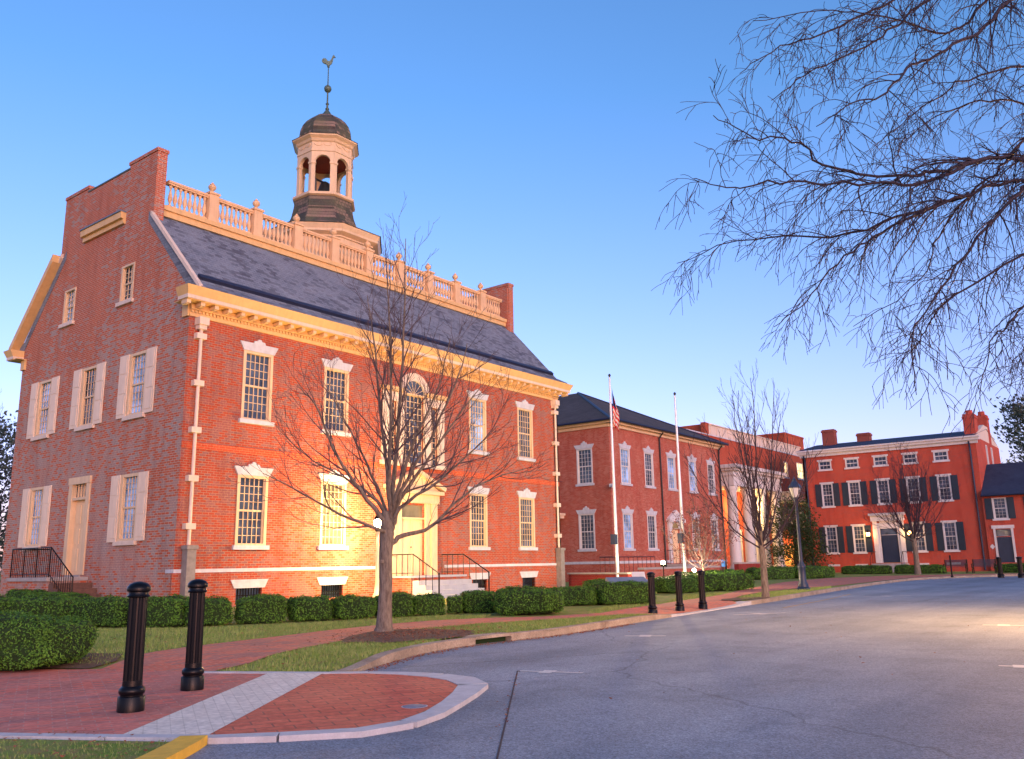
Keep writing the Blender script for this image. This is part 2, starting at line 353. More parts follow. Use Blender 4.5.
def window(par, fr, u0, u1, z0, z1, cols, rows, mats=('cream','glass','stone_white'), fw=.10, mt=.010, lintel=None, sill=True, shutters=None, rec=.10, label=None, solid=False):
    """casing with sashes as the window; pane, sill, lintel, shutter under it"""
    b = MB(); D = -rec
    if fr.o.x > 30: mt = .006
    b.fbox(fr,u0,u0+fw,z0,z1,D,.02); b.fbox(fr,u1-fw,u1,z0,z1,D,.02); b.fbox(fr,u0+fw,u1-fw,z1-fw*.8,z1,D,.018); b.fbox(fr,u0+fw,u1-fw,z0,z0+fw*.6,D,.018)
    a0, a1, c0, c1 = u0+fw, u1-fw, z0+fw*.6, z1-fw*.8; mid = (c0+c1)/2
    st = .045
    b.fbox(fr,a0,a1,mid-.03,mid+.03,D+.005,D+.06)
    for q0, q1, off in ((c0, mid-.03, .0), (mid+.03, c1, .02)):
        b.fbox(fr,a0,a0+st,q0,q1,D+.004+off,D+.045+off); b.fbox(fr,a1-st,a1,q0,q1,D+.004+off,D+.045+off)
        for i in range(1, cols):
            u = a0+st+(a1-a0-2*st)*i/cols; b.fbox(fr,u-mt,u+mt,q0,q1,D+.006+off,D+.035+off)
        for j in range(1, rows):
            z = q0+(q1-q0)*j/rows; b.fbox(fr,a0+st,a1-st,z-mt,z+mt,D+.008+off,D+.033+off)
    wo = b.build('window', mats[0], par)
    if label: wo['label'] = label
    gm = mats[1]
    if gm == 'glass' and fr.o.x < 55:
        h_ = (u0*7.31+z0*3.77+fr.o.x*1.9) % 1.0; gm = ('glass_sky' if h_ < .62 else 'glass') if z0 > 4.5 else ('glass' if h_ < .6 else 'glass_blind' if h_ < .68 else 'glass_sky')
    MB().fbox(fr,u0+.02,u1-.02,z0+.02,z1-.02,D-.03,D).build('pane', gm, wo)
    if sill: MB().fbox(fr,u0-.09,u1+.09,z0-.14,z0-.003,-.05,.10).build('sill', mats[2], wo)
    if lintel:
        h, k = lintel; m_ = (u0+u1)/2; e = z1+.003
        pts = [(u0-.02,e),(u1+.02,e),(u1+.17,e+h),(m_+.24,e+h),(m_+.20,e+h+k*.55),(m_+.09,e+h+k*.6),(m_+.05,e+h+k),(m_-.05,e+h+k),(m_-.09,e+h+k*.6),(m_-.20,e+h+k*.55),(m_-.24,e+h),(u0-.17,e+h)]
        MB().fpoly(fr, pts[::-1], -.02, .05).build('lintel', mats[2], wo)
    if shutters:
        sw, sm = shutters
        for s0 in (u0-sw-.01, u1+.01):
            q = MB(); q.fbox(fr,s0,s0+sw,z0-.02,z1,.02,.055)
            for t0, t1 in ((.05,.34),(.38,.66),(.70,.95)):
                q.fbox(fr,s0+.08,s0+sw-.08,z0+(z1-z0)*t0,z0+(z1-z0)*t1,.057,.070)
            q.build('shutter', sm, wo)
    return wo
def flat(name, poly, z, mat, grid=None, hf=None):
    """a sheet over polygon poly; z offset added to hf(x, y)"""
    bm = bmesh.new(); vs = [bm.verts.new((x,y,0)) for x,y in poly]; bm.faces.new(vs)
    if grid:
        st, x0, y0, x1, y1 = grid
        for ax, lo, hi in ((0,x0,x1),(1,y0,y1)):
            q = lo
            while q <= hi:
                no = Vector((1,0,0)) if ax == 0 else Vector((0,1,0)); co = no*q
                bmesh.ops.bisect_plane(bm, geom=bm.verts[:]+bm.edges[:]+bm.faces[:], plane_co=co, plane_no=no); q += st
    bmesh.ops.triangulate(bm, faces=bm.faces[:])
    for v in bm.verts: v.co.z = z + (hf(v.co.x, v.co.y) if hf else 0)
    bm.normal_update()
    for f_ in bm.faces:
        if f_.normal.z < 0: f_.normal_flip()
    me = bpy.data.meshes.new(name); bm.to_mesh(me); bm.free(); me.materials.append(M[mat])
    o = bpy.data.objects.new(name, me); COL.objects.link(o); return o

# ------------------------------------------------------------------ ground
def sm(t): t = max(0., min(1., t)); return t*t*(3-2*t)
def land(x, y):
    s = ((x+7.4)*.888 + (y+16.09)*.46)/1.7
    h = .018 + .09*sm(s)
    k = math.exp(-((x-6.3)/2.9)**4) * sm((-12.7-y)/1.3)
    return h*(1-k) + .02*k
struct(flat('ground', [(-1500,-1500),(1500,-1500),(1500,1500),(-1500,1500)], -.06, 'lawn'))
struct(flat('road', [(-70,-80),(110,-80),(110,12),(-70,12)], 0, 'asphalt'))
KERB = [(-7.42,-15.98),(-6.96,-15.86),(-6.04,-15.43),(-5.1,-15.05),(-4.26,-14.86),(-3.49,-14.83),(-2.6,-14.88),(-1.6,-14.95),(0.2,-14.78),(2.23,-14.52),(3.67,-14.38),(5.5,-14.22),(7.33,-14.0),(9.3,-13.85),(12.5,-13.6),(17,-13.05),(21.8,-12.47),(27,-11.95),(31,-11.6),(35,-11.35),(38.9,-11.3),(42,-11.9),(45.27,-13.1),(48.4,-15.2),(51,-18.5),(52.5,-24),(53,-34)]
GRID = (.5, -17, -19, 14, -8)
lawn_poly = KERB + [(110,-34),(110,90),(-90,90),(-90,-2),(-18,-9.5),(-11.9,-15.7),(-11.35,-16.78),(-10.55,-18.2),(-9.32,-19.02),(-8.46,-18.68),(-7.4,-18.1),(-7.0,-17.5),(-7.1,-16.9),(-7.5,-16.2)]
struct(flat('lawn', lawn_poly, -.004, 'lawn', GRID, land))
pathtop = [(-8.69,-12.9),(-7.78,-12.26),(-6.82,-11.89),(-5.6,-11.65),(-4.33,-11.4),(-3.49,-11.19),(-1.9,-11.0),(-.6,-11.1),(0.5,-11.6),(1.4,-12.55),(3,-13.0),(5,-12.6),(7.92,-12.1),(13.48,-11.14),(18,-9.9),(23.26,-8.57),(30,-7.0),(38.67,-6.2),(45,-7.8),(49.5,-11.5),(52,-16)]
pathbot = [(47.6,-14.4),(44.8,-12.6),(41.5,-11.4),(38.4,-10.9),(31,-11.2),(27,-11.4),(23.42,-11.5),(20.79,-11.2),(16.49,-11.4),(12.97,-12.1),(10.3,-12.9),(9.0,-13.72),(7.3,-13.84),(5.5,-14.04),(3.9,-14.16),(3.1,-13.85),(2.0,-13.6),(0.79,-13.35),(-0.92,-12.7),(-2.89,-12.51),(-5.18,-13.32),(-6.16,-13.71),(-7.45,-14.30),(-8.15,-14.41)]
struct(flat('brick_path', pathtop + pathbot, .010, 'path_brick', GRID, land))
struct(flat('brick_plaza', [(-8.15,-14.41),(-7.42,-15.98),(-7.66,-15.95),(-10.5,-18.06),(-11.33,-16.74),(-12.6,-14.4),(-16.5,-9.0),(-14,-8.0),(-10.6,-10.6),(-9.36,-11.66),(-8.9,-12.6),(-8.69,-12.9)], .014, 'paving', GRID, land))
struct(flat('brick_apron', [(-7.85,-15.75),(-7.42,-15.98),(-7.2,-16.3),(-7.1,-16.85),(-7.1,-17.4),(-7.35,-17.95),(-7.9,-18.3),(-8.46,-18.58),(-9.32,-18.94),(-9.93,-18.82),(-10.52,-18.16),(-10.62,-17.7)], .019, 'apron_brick', GRID, land))
struct(flat('pale_crosswalk_strip', [(-7.5,-15.83),(-7.85,-15.25),(-10.92,-17.57),(-10.53,-18.13)], .0235, 'strip_brick', GRID, land))
def ribbon(name, line, wd, z, mat, hf=None, z0=None, side=0):
    """solid strip along a line; side -1/0/1 puts it left of, on or right of the line"""
    b = MB(); L = []; Rr = []
    P_ = [Vector((x, y, 0)) for x, y in line]
    for i, q in enumerate(P_):
        d = (P_[min(i+1, len(P_)-1)] - P_[max(i-1, 0)]).normalized(); n_ = Vector((-d.y, d.x, 0))
        ww = wd[i] if isinstance(wd, list) else wd
        L.append(q + n_*ww*(.5 + .5*side)); Rr.append(q - n_*ww*(.5 - .5*side))
    k = len(P_)
    def hz(q): return z + (hf(q.x, q.y) if hf else 0)
    vs = [(q.x,q.y,hz(q)) for q in L] + [(q.x,q.y,hz(q)) for q in Rr] + [(q.x,q.y,z0) for q in L] + [(q.x,q.y,z0) for q in Rr]
    fs = []
    for i in range(k-1):
        fs += [(i,i+1,k+i+1,k+i), (i,2*k+i,2*k+i+1,i+1), (k+i,k+i+1,3*k+i+1,3*k+i)]
    fs += [(0,k,3*k,2*k), (k-1,3*k-1,4*k-1,2*k-1)]
    b.add(vs, fs); return b.build(name, mat)
def resample(line, st):
    out = []
    for a, c in zip(line, line[1:]):
        a, c = Vector(a), Vector(c); n_ = max(1, int((c-a).length/st))
        out += [tuple(a.lerp(c, i/n_)) for i in range(n_)]
    return out + [tuple(line[-1])]
def seg_ribbon(name, line, wd, z, mat, hf, z0, side, n_):
    objs = []; i = 0
    while i < len(line)-1:
        ch = [Vector(q) for q in line[i:i+n_+1]]; w_ = wd[i:i+n_+1] if isinstance(wd, list) else wd
        if len(ch) > 1:
            ch[0] = ch[0]+(ch[1]-ch[0]).normalized()*.005; ch[-1] = ch[-1]+(ch[-2]-ch[-1]).normalized()*.005
            objs.append(ribbon(name, [tuple(q) for q in ch], w_, z, mat, hf, z0, side))
        i += n_
    b = MB()
    for o in objs:
        b.add([tuple(v.co) for v in o.data.vertices], [tuple(p.vertices) for p in o.data.polygons]); me = o.data; bpy.data.objects.remove(o); bpy.data.meshes.remove(me)
    return struct(b.build(name, mat))
def smooth_line(line, it=2):
    for _ in range(it):
        o = [line[0]]
        for a, c in zip(line, line[1:]):
            o += [(a[0]*.75+c[0]*.25, a[1]*.75+c[1]*.25), (a[0]*.25+c[0]*.75, a[1]*.25+c[1]*.75)]
        line = o + [line[-1]]
    return line
K = smooth_line(KERB, 2)
i0 = min(range(len(K)), key=lambda i: (K[i][0]+3.6)**2 + (K[i][1]+14.83)**2)
i1 = min(range(len(K)), key=lambda i: (K[i][0]+2.75)**2 + (K[i][1]+14.88)**2)
i2 = min(range(len(K)), key=lambda i: (K[i][0]-4.0)**2 + (K[i][1]+14.35)**2)
i3 = min(range(len(K)), key=lambda i: (K[i][0]-9.6)**2 + (K[i][1]+13.8)**2)
def kerb_h(x, y): return max(land(x, y), .03) + .012
seg_ribbon('kerb', resample(K[:i0+1], .3), .17, .0, 'concrete', kerb_h, -.02, 1, 8)
seg_ribbon('kerb', resample(K[i1:i2+1], .3), .17, .0, 'concrete', kerb_h, -.02, 1, 9)
seg_ribbon('kerb', resample(K[i3:], .6), .17, .0, 'concrete', kerb_h, -.02, 1, 5)
struct(ribbon('flush_kerb', resample(K[i2:i3+1], .3), .34, .006, 'concrete_pale', land, -.02, 1))
inl = K[i0:i1+1]
dr = thing('storm_drain', (inl[0][0], inl[0][1], 0), 'low slot drain inlet set into the curved concrete kerb beside the street tree', 'storm drain')
def rel(o, par): 
    o.parent = par; o.location = -par.location; return o
rel(ribbon('lintel_slab', inl, .30, .0, 'concrete', lambda x, y: kerb_h(x, y)+.012, .085, 1), dr)
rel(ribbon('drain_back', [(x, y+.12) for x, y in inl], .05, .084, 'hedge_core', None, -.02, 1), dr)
border = [(-11.95,-15.6),(-11.37,-16.74),(-10.95,-17.5),(-10.53,-18.2),(-10.2,-18.55),(-9.75,-18.93),(-9.3,-19.0),(-8.85,-18.87),(-8.35,-18.62),(-7.85,-18.34),(-7.35,-18.02),(-7.07,-17.6),(-6.98,-17.15),(-7.05,-16.65),(-7.2,-16.25),(-7.42,-15.93),(-7.75,-15.3),(-8.2,-14.4)]
wds = [.12,.12,.12,.13,.16,.17,.17,.18,.2,.25,.31,.34,.30,.2,.14,.13,.12,.11]
seg_ribbon('concrete_border', border, wds, .026, 'concrete_pale', land, -.02, 0, 2)
# the near kerb end, painted yellow
struct(ribbon('yellow_kerb', [(-10.66,-18.16),(-10.82,-18.3),(-11.15,-18.55),(-11.8,-19.0),(-13.5,-20.0)], .20, .066, 'yellow_paint', None, -.02, 0))
struct(flat('verge', [(-10.72,-18.16),(-11.15,-18.48),(-13.6,-19.9),(-15.5,-16.5),(-12.3,-15.3),(-11.45,-16.8)], .03, 'lawn'))
verge2 = [(-9,-26.2),(-2,-24.4),(10,-22.0),(20,-20.75),(30,-19.6),(42,-18.3),(48,-19.5),(49.5,-30),(49,-70),(-30,-70),(-30,-30)]
struct(flat('far_verge', verge2, .10, 'lawn'))
struct(ribbon('kerb', resample([(-9,-26.2),(-2,-24.4),(10,-22.0),(20,-20.75),(30,-19.6),(42,-18.3)], 1), .16, .112, 'concrete', None, -.02, 0))
# mulch rings
def blob(cx, cy, rx, ry, n_=18, seed=0):
    rn = random.Random(seed); return [(cx+rx*math.cos(2*math.pi*i/n_)*(.85+.3*rn.random()), cy+ry*math.sin(2*math.pi*i/n_)*(.85+.3*rn.random())) for i in range(n_)]
T1 = (-3.35,-12.6+.0); T2 = (10.85,-13.3); T3 = (50.2,-8.69)
struct(flat('mulch', [(-5.3,-13.6),(-5.0,-13.95),(-5.05,-14.25),(-4.7,-14.4),(-4.3,-14.38),(-4.1,-14.6),(-3.5,-14.58),(-3.1,-14.45),(-2.9,-14.15),(-2.55,-13.95),(-2.6,-13.4),(-2.5,-12.95),(-2.8,-12.6),(-3.05,-12.3),(-3.5,-12.35),(-3.9,-12.55),(-4.35,-12.75),(-4.8,-13.1)], .024, 'soil', GRID, land))
struct(flat('mulch', blob(10.9,-13.15,1.3,.5,seed=3), .024, 'soil', GRID, land))
struct(flat('mulch', blob(50.2,-8.7,1.2,1.0,seed=4), .024, 'soil'))
struct(flat('mulch', [(-9.3,-11.6),(-8.75,-12.75),(-8.25,-12.5),(-7.9,-12.0),(-8.3,-11.0),(-9.4,-10.5),(-11,-10.2),(-11.6,-9.5),(-11.2,-9.3)], .016, 'soil', GRID, land))
# painted parking marks and the slab joints in the road
def mark(x0, y0, x1, y1, t, sz=.16, wd=.07):
    a = Vector((x0,y0,0)); e = Vector((x1,y1,0)); d = (e-a).normalized(); n_ = Vector((-d.y,d.x,0)); c = a.lerp(e,t); b = MB()
    for p,q,w_ in ((a,c-d*sz*.5,wd),(c-d*sz*.5,c+d*sz*.5,sz*1.7),(c+d*sz*.5,e,wd)):
        b.add([tuple(v+Vector((0,0,.004))) for v in (p-n_*w_/2,q-n_*w_/2,q+n_*w_/2,p+n_*w_/2)],[(0,1,2,3)])
    return struct(b.build('road_marking', 'road_paint'))
mark(-5.93,-17.52,-5.72,-18.3,.45); mark(-1.02,-16.06,-.72,-16.7,.5,.2,.1); mark(3.96,-20.77,4.12,-21.9,.3,.2,.1); mark(-2.77,-22.12,-2.6,-23.0,.25,.16,.09); mark(5.2,-15.3,6.4,-16.1,.5,.22,.1); mark(16,-15.1,17,-16.3,.5,.25,.12)
struct(ribbon('slab_joint', resample([(-5.93,-17.5),(-9.8,-20.32),(-11,-21.2)], .5), .014, .004, 'joint_tar', None, .0, 0))
struct(ribbon('yellow_line', resample([(8.6,-15.2),(13,-14.75),(18,-14.05)], .6), .06, .004, 'line_dull', None, .0, 0))
mh = thing('cleanout_cover', (-9.11+.42,-19.03+.55,.04), 'small round metal cover set in the rounded end of the brick apron', 'metal cover')
MB().lathe([(.10,-.03),(.105,.0),(.085,.004),(.0,.006)], seg=20).build('cover', 'lead', mh); MB().lathe([(.13,-.03),(.13,-.004),(.107,-.002),(.107,-.03)], seg=20).build('rim', 'concrete_pale', mh)

# ------------------------------------------------------------------ the old state house
def state_house():
    B = thing('state_house', (0,0,0), 'large brick hall with cream cupola, roof balustrade and slate roof behind the nearest street tree', 'building')
    L, W = 20.17, 11.81
    fF = Fr((0,0,0),(1,0,0),(0,-1,0)); fG = Fr((0,0,0),(0,1,0),(-1,0,0)); fE = Fr((L,0,0),(0,1,0),(1,0,0)); fB = Fr((0,W,0),(1,0,0),(0,1,0))
    wx = [(2.06,3.24),(5.48,6.65),(13.5,14.66),(16.93,18.1)]
    zl, zu = (2.0,4.24), (6.08,8.4)
    holes = [(a,b,*zl) for a,b in wx] + [(a,b,*zu) for a,b in wx] + [(a+.1,b-.1,.22,.66) for a,b in wx] + [(9.42,10.74,.85,3.6)]
    holes += [(8.68,9.12,5.25,7.6),(9.5,10.66,5.25,8.0),(11.04,11.48,5.25,7.6)]
    wall(fF,0,L,0,9.4,holes).build('front_wall','brick_front',B)
    MB().fbox(fF,.0,L,4.93,5.14,.0,.025).build('belt_course','brick_belt',B)
    m = MB(); m.fbox(fF,-.03,8.3,1.17,1.28,-.02,.07); m.fbox(fG,-.0,.35,1.17,1.28,-.02,.05); m.build('water_table','stone_white',B)
    m = MB(); m.fbox(fF,11.9,L+.03,1.17,1.28,-.02,.07)
    m.build('water_table','stone_white',B)
    # keep basement openings clear: build plinth in pieces
    m = MB(); xs = [-.06] + [v for a,b in wx[:2] for v in (a+.1,b-.1)] + [8.3]
    for i in range(0,len(xs),2): m.fbox(fF,xs[i],xs[i+1],0,1.17,-.02,.05)
    for a,b in wx[:2]: m.fbox(fF,a+.1,b-.1,0,.22,-.02,.049); m.fbox(fF,a+.1,b-.1,.9,1.168,-.02,.049)
    m.build('plinth','brick_front',B); m = MB()
    xs = [11.9] + [v for a,b in wx[2:] for v in (a+.1,b-.1)] + [L+.05]
    for i in range(0,len(xs),2): m.fbox(fF,xs[i],xs[i+1],0,1.17,-.02,.05)
    for a,b in wx[2:]: m.fbox(fF,a+.1,b-.1,0,.22,-.02,.049); m.fbox(fF,a+.1,b-.1,.9,1.168,-.02,.049)
    m.build('plinth','brick_front',B)
    for i,(a,b) in enumerate(wx):
        window(B,fF,a,b,*zl,5,4,('cream','glass_warm' if i == 1 else 'glass','stone_white'),lintel=(.28,.16))
        window(B,fF,a,b,*zu,5,4,('cream','glass','stone_white'),lintel=(.28,.16))
        g = MB(); n_ = 9
        for k in range(n_+1): u = a+.13+(b-a-.26)*k/n_; g.fbox(fF,u-.012,u+.012,.22,.655,-.06,-.035)
        g.fbox(fF,a+.1,b-.1,.42,.45,-.062,-.033)
        gv = g.build('basement_grille','black_iron',B)
        MB().fbox(fF,a+.1,b-.1,.22,.66,-.15,-.13).build('pane','glass',gv)
        MB().fpoly(fF,[(a+.02,.663),(b-.02,.663),(b+.12,.93),(a-.12,.93)][::-1],-.01,.08).build('lintel','stone_white',gv)
    # cornice
    for fr,u0,u1 in ((fF,-.02,L+.02),(fB,-.02,L+.02)):
        m = MB(); y_ = MB()
        y_.fbox(fr,u0,u1,9.12,9.24,-.02,.06); y_.fbox(fr,u0,u1,9.24,9.33,-.02,.045); y_.fbox(fr,u0,u1,9.33,9.38,-.02,.14); y_.fbox(fr,u0,u1,9.38,9.52,-.02,.12)
        y_.fbox(fr,u0-.36,u1+.36,9.52,9.545,-.02,.50)
        k = int((u1-u0)/.13)
        for i in range(k): u = u0+(i+.5)*(u1-u0)/k; y_.fbox(fr,u-.035,u+.035,9.245,9.325,.045,.10)
        # sloping crown above
        a0,a1 = u0-.40,u1+.40
        m.fbox(fr,a0,a1,9.545,9.66,-.02,.54)
        y_.hexa([fr.p(a0,9.66,-.02),fr.p(a1,9.66,-.02),fr.p(a1,9.66,.55),fr.p(a0,9.66,.55),fr.p(a0-.1,9.93,-.02),fr.p(a1+.1,9.93,-.02),fr.p(a1+.1,9.93,.68),fr.p(a0-.1,9.93,.68)])
        ub = (-.02,.30) if fr is fF else (W-.3,W+.02)
        for fr2 in (fG,fE): y_.fbox(fr2,*ub,9.12,9.52,.0,.08); y_.fbox(fr2,*ub,9.524,9.548,.0,.36)
        co = y_.build('cornice','yellow_trim',B); m.build('fascia','cream_pale',co)
    m = MB(); m.box(-.07,-.44,.025,.07,-.12,.143); m.box(-.05,-.36,0,.05,-.12,.025); m0 = m.build('modillion','cream',B)
    for i in range(43):
        t = m0 if i == 0 else m0.copy()
        if i: COL.objects.link(t)
        t.location = (-.3+(L+.6)*i/42,0,9.375)
    # gable walls
    gw = [(8.38,10.77),(4.98,7.35),(1.7,4.05)]
    def inner(a,b): c = (a+b)/2; return c-.56,c+.56
    hU = [(*inner(a,b),6.28,8.42) for a,b in gw]
    hL = [(*inner(8.3,10.48),2.2,4.34),(*inner(1.64,4.04),2.2,4.34)]
    dr_ = (5.44,6.88,1.16,4.44)
    wall(fG,0,W,0,9.9,hU+hL+[dr_],.18).build('gable_wall','brick_gable',B)
    at = [(3.61,4.49,10.44,11.78),(7.83,8.71,10.44,11.78)]
    wall(fG,2.66,9.3,9.9,15.5,at,.18).build('gable_wall','brick_gable',B)
    m = MB(); m.fpoly(fG,[(0,9.9),(2.66,9.9),(2.66,13.12)],-.3,0); m.build('gable_shoulder','brick_gable',B)
    m = MB(); m.fpoly(fG,[(9.3,9.9),(W,9.9),(9.3,12.95)],-.3,0); m.build('gable_shoulder','brick_gable',B)
    m = MB(); m.fbox(fE,0,W,0,9.9,-.3,0); m.fbox(fE,2.66,9.3,9.9,15.5,-.45,0); m.fpoly(fE,[(0,9.9),(2.66,9.9),(2.66,13.12)],-.3,0); m.fpoly(fE,[(9.3,9.9),(W,9.9),(9.3,12.95)],-.3,0)
    m.build('east_wall','brick_chimney',B)
    MB().fbox(fB,.02,L-.02,0,9.2,-.3,-.003).build('rear_wall','brick_gable',B)
    for fr in (fG,fE):
        c = None
        for a,b in ((2.62,4.5),(7.5,9.34)):
            m = MB(); m.fbox(fr,a,b,12.6,15.66,-.36,.006); m.fbox(fr,a-.03,b+.03,15.66,15.78,-.40,.04)
            c = m.build('end_chimney','brick_chimney',B); MB().fbox(fr,a+.1,b-.1,15.781,15.83,-.32,-.05).build('cap','lead',c)
        m = MB(); m.fbox(fr,4.5,7.5,13.9,15.50,-.40,.004); p_ = m.build('parapet','brick_chimney',B)
        MB().fbox(fr,4.45,7.55,15.503,15.56,-.44,.03).build('coping','copper',p_)
        m = MB(); m.fbox(fr,4.52,7.48,13.42,13.6,0,.10); m.fbox(fr,4.52,7.48,13.6,13.84,0,.2); q = m.build('gable_cornice','yellow_trim',B)
        MB().fbox(fr,4.5,7.5,13.842,13.9,0,.24).build('flashing','lead',q)
    for a,b in at and [(3.61,4.49),(7.83,8.71)]:
        window(B,fG,a,b,10.44,11.78,3,3,('cream','glass','cream_pale'),fw=.09,rec=.12)
    for (a,b),(u0,u1,z0,z1) in zip(gw,hU): window(B,fG,u0,u1,z0,z1,4,4,('cream','glass','cream_pale'),shutters=(.57,'shutter_cream'),rec=.10,fw=.12,mt=.006)
    for (u0,u1,z0,z1) in hL: window(B,fG,u0,u1,z0,z1,4,5,('cream','glass','cream_pale'),shutters=(.57,'shutter_cream'),rec=.10,fw=.12,mt=.006)
    # gable door
    m = MB(); u0,u1,z0,z1 = dr_
    m.fbox(fG,u0-.02,u0+.22,z0,z1,-.14,.05); m.fbox(fG,u1-.22,u1+.02,z0,z1,-.14,.05); m.fbox(fG,u0-.04,u1+.04,z1-.2,z1+.04,-.14,.07); m.fbox(fG,u0+.22,u1-.22,z1-.75,z1-.66,-.14,.03)
    for k in range(1,5): u = u0+.22+(u1-u0-.44)*k/5; m.fbox(fG,u-.012,u+.012,z1-.66,z1-.2,-.12,-.06)
    df = m.build('side_door','cream',B)
    MB().fbox(fG,u0+.22,u1-.22,z1-.66,z1-.2,-.15,-.12).build('transom_pane','glass',df)
    m = MB(); m.fbox(fG,u0+.1,u1-.1,z0,z1-.7,-.175,-.13)
    for s0,s1 in ((.05,.35),(.42,.62),(.69,.94)):
        for v0,v1 in ((.30,.66),(.78,1.14)): m.fbox(fG,u0+v0,u0+v1,z0+2.5*s0,z0+2.5*s1,-.132,-.11)
    m.build('door_leaf','door_cream',df)
    MB().fbox(fG,u0+.2,u1-.2,z0-.1,z0-.003,-.3,.06).build('threshold','stone',df)
    # roof
    m = MB(); e0,e1 = -.02,L+.02
    def rp(x,y,z): return (x,y,z)
    for s,o in ((1,0),(-1,W)):
        y0,y1 = o - s*.66, o + s*2.92
        m.hexa([(e0,y0,9.93),(e1,y0,9.93),(e1,o,9.9),(e0,o,9.9),(e0,y0,9.97),(e1,y0,9.97),(e1,o,10.30),(e0,o,10.30)])
        m.hexa([(e0,o,9.95),(e1,o,9.95),(e1,y1,13.1),(e0,y1,13.1),(e0,o,10.305),(e1,o,10.305),(e1,y1,13.46),(e0,y1,13.46)])
    m.box(e0+.4,2.9,13.0,e1-.4,W-2.9,13.455)
    rf = m.build('roof','slate',B)
    for s,o in ((1,0),(-1,W)):
        MB().hexa([(.35,o+s*.14,10.42),(L-.1,o+s*.14,10.42),(L-.1,o+s*.28,10.56),(.35,o+s*.28,10.56),(.35,o+s*.06,10.53),(L-.1,o+s*.06,10.53),(L-.1,o+s*.19,10.67),(.35,o+s*.19,10.67)]).build('snow_rail','gutter_blue',rf)
    for x in (-.10,):
        for s,o in ((1,0),(-1,W)):
            m = MB()
            y0,z0,y1,z1 = o-s*.62,9.86,o+s*2.66,13.22
            m.hexa([(x,y0,z0),(x+.13,y0,z0),(x+.13,y1,z1),(x,y1,z1),(x,y0,z0+.16),(x+.13,y0,z0+.16),(x+.13,y1,z1+.16),(x,y1,z1+.16)]); m.build('rake_board','cream_pale',B)
    # rear rake with deep yellow soffit
    m = MB(); m.hexa([(-.34,W+.66,9.80),(0,W+.66,9.80),(0,9.32,13.04),(-.34,9.32,13.04),(-.34,W+.66,10.1),(0,W+.66,10.1),(0,9.32,13.34),(-.34,9.32,13.34)])
    m.build('rear_rake','yellow_trim',B)
    # deck cornice and balustrade
    for y0,y1 in ((2.78,3.1),(W-3.1,W-2.78)): m = MB(); m.box(.45,y0,13.40,L-.45,y1,13.62); m.box(.42,y0-.07,13.62,L-.42,y1+.07,13.78); m.build('deck_cornice','yellow_trim',B)
    xs = [.47+1.942*(i) for i in range(1,10)]
    def rails(y,o):
        m = MB(); m.box(.62,y-.11,13.78,L-.62,y+.11,13.90); m.box(.62,y-.10,14.70,L-.62,y+.10,14.76); m.box(.62,y-.13,14.76,L-.62,y+.13,14.84); return m
    bal = rails(3.0,0).build('balustrade','cream_dull',B)
    pm = MB(); pm.box(-.19,-.19,0,.19,.19,1.08); pm.box(-.23,-.23,0,.23,.23,.14); pm.box(-.23,-.23,1.08,.23,.23,1.16); p0 = pm.build('post','cream_dull',bal); p0.location = (xs[0],3.0,13.785)
    um = MB(); um.lathe([(.11,0),(.11,.03),(.045,.07),(.05,.12),(.13,.2),(.15,.27),(.13,.33),(.07,.36),(.09,.38),(.035,.42),(.04,.45),(.0,.47)],seg=12); ur = um.build('urn','cream_dull',bal,True); ur.location = (xs[0],3.0,14.945)
    bm_ = MB(); bm_.lathe([(.06,0),(.06,.05),(.035,.09),(.04,.14),(.085,.28),(.075,.38),(.035,.58),(.035,.68),(.06,.73),(.06,.80)],seg=8); b0 = bm_.build('baluster','cream_dull',bal,True)
    for i,x in enumerate(xs):
        if i:
            for t in (p0,ur): c = t.copy(); COL.objects.link(c); c.location.x = x
    ends = [.62]+xs+[L-.62]; first = True
    for a,b in zip(ends,ends[1:]):
        a2 = a+(.19 if a != .62 else .05); b2 = b-(.19 if b != L-.62 else .05); k = 8
        for i in range(k):
            t = b0 if first else b0.copy()
            if not first: COL.objects.link(t)
            first = False; t.location = (a2+(b2-a2)*(i+.5)/k,3.0,13.90)
    y = W-3.0; m = rails(y,0)
    for x in xs: m.box(x-.19,y-.19,13.79,x+.19,y+.19,14.95)
    for i in range(90): x = .75+i*(L-1.5)/89; m.lathe([(.05,13.9),(.08,14.2),(.035,14.5),(.05,14.7)],(x,y,0),6)
    m.build('rear_balustrade','cream_dull',B)
    cupola(B)
    # downpipes
    for x in (.37,19.82):
        m = MB(); m.lathe([(.055,2.0),(.055,8.8)],(x,-.13,0),10); dp = m.build('downpipe','cream_pale',B,True)
        m = MB(); m.box(x-.17,-.30,8.86,x+.17,-.002,9.10); m.box(x-.13,-.24,8.72,x+.13,-.002,8.86); m.build('hopper','cream_pale',dp)
        for z in (8.5,6.98,5.5,4.0,2.55): MB().box(x-.17,-.205,z-.09,x+.17,-.002,z+.09).build('bracket','cream_pale',dp)
        m = MB(); m.box(x-.15,-.34,0,x+.15,-.055,1.86); m.box(x-.19,-.38,1.86,x+.19,-.055,1.98); m.build('pipe_casing','casing_grey',dp)
    # palladian window
    c = 10.08; z0 = 5.25
    m = MB()
    for u0_,u1_,z1_ in ((8.33,8.68,7.6),(9.12,9.5,8.0),(10.66,11.04,8.0),(11.48,11.83,7.6)): m.fbox(fF,u0_,u1_,z0,z1_,-.03,.09)
    for u0_,u1_ in ((8.28,9.5),(10.66,11.88)):
        m.fbox(fF,u0_+.04,u1_,7.62,7.98,-.03,.10)
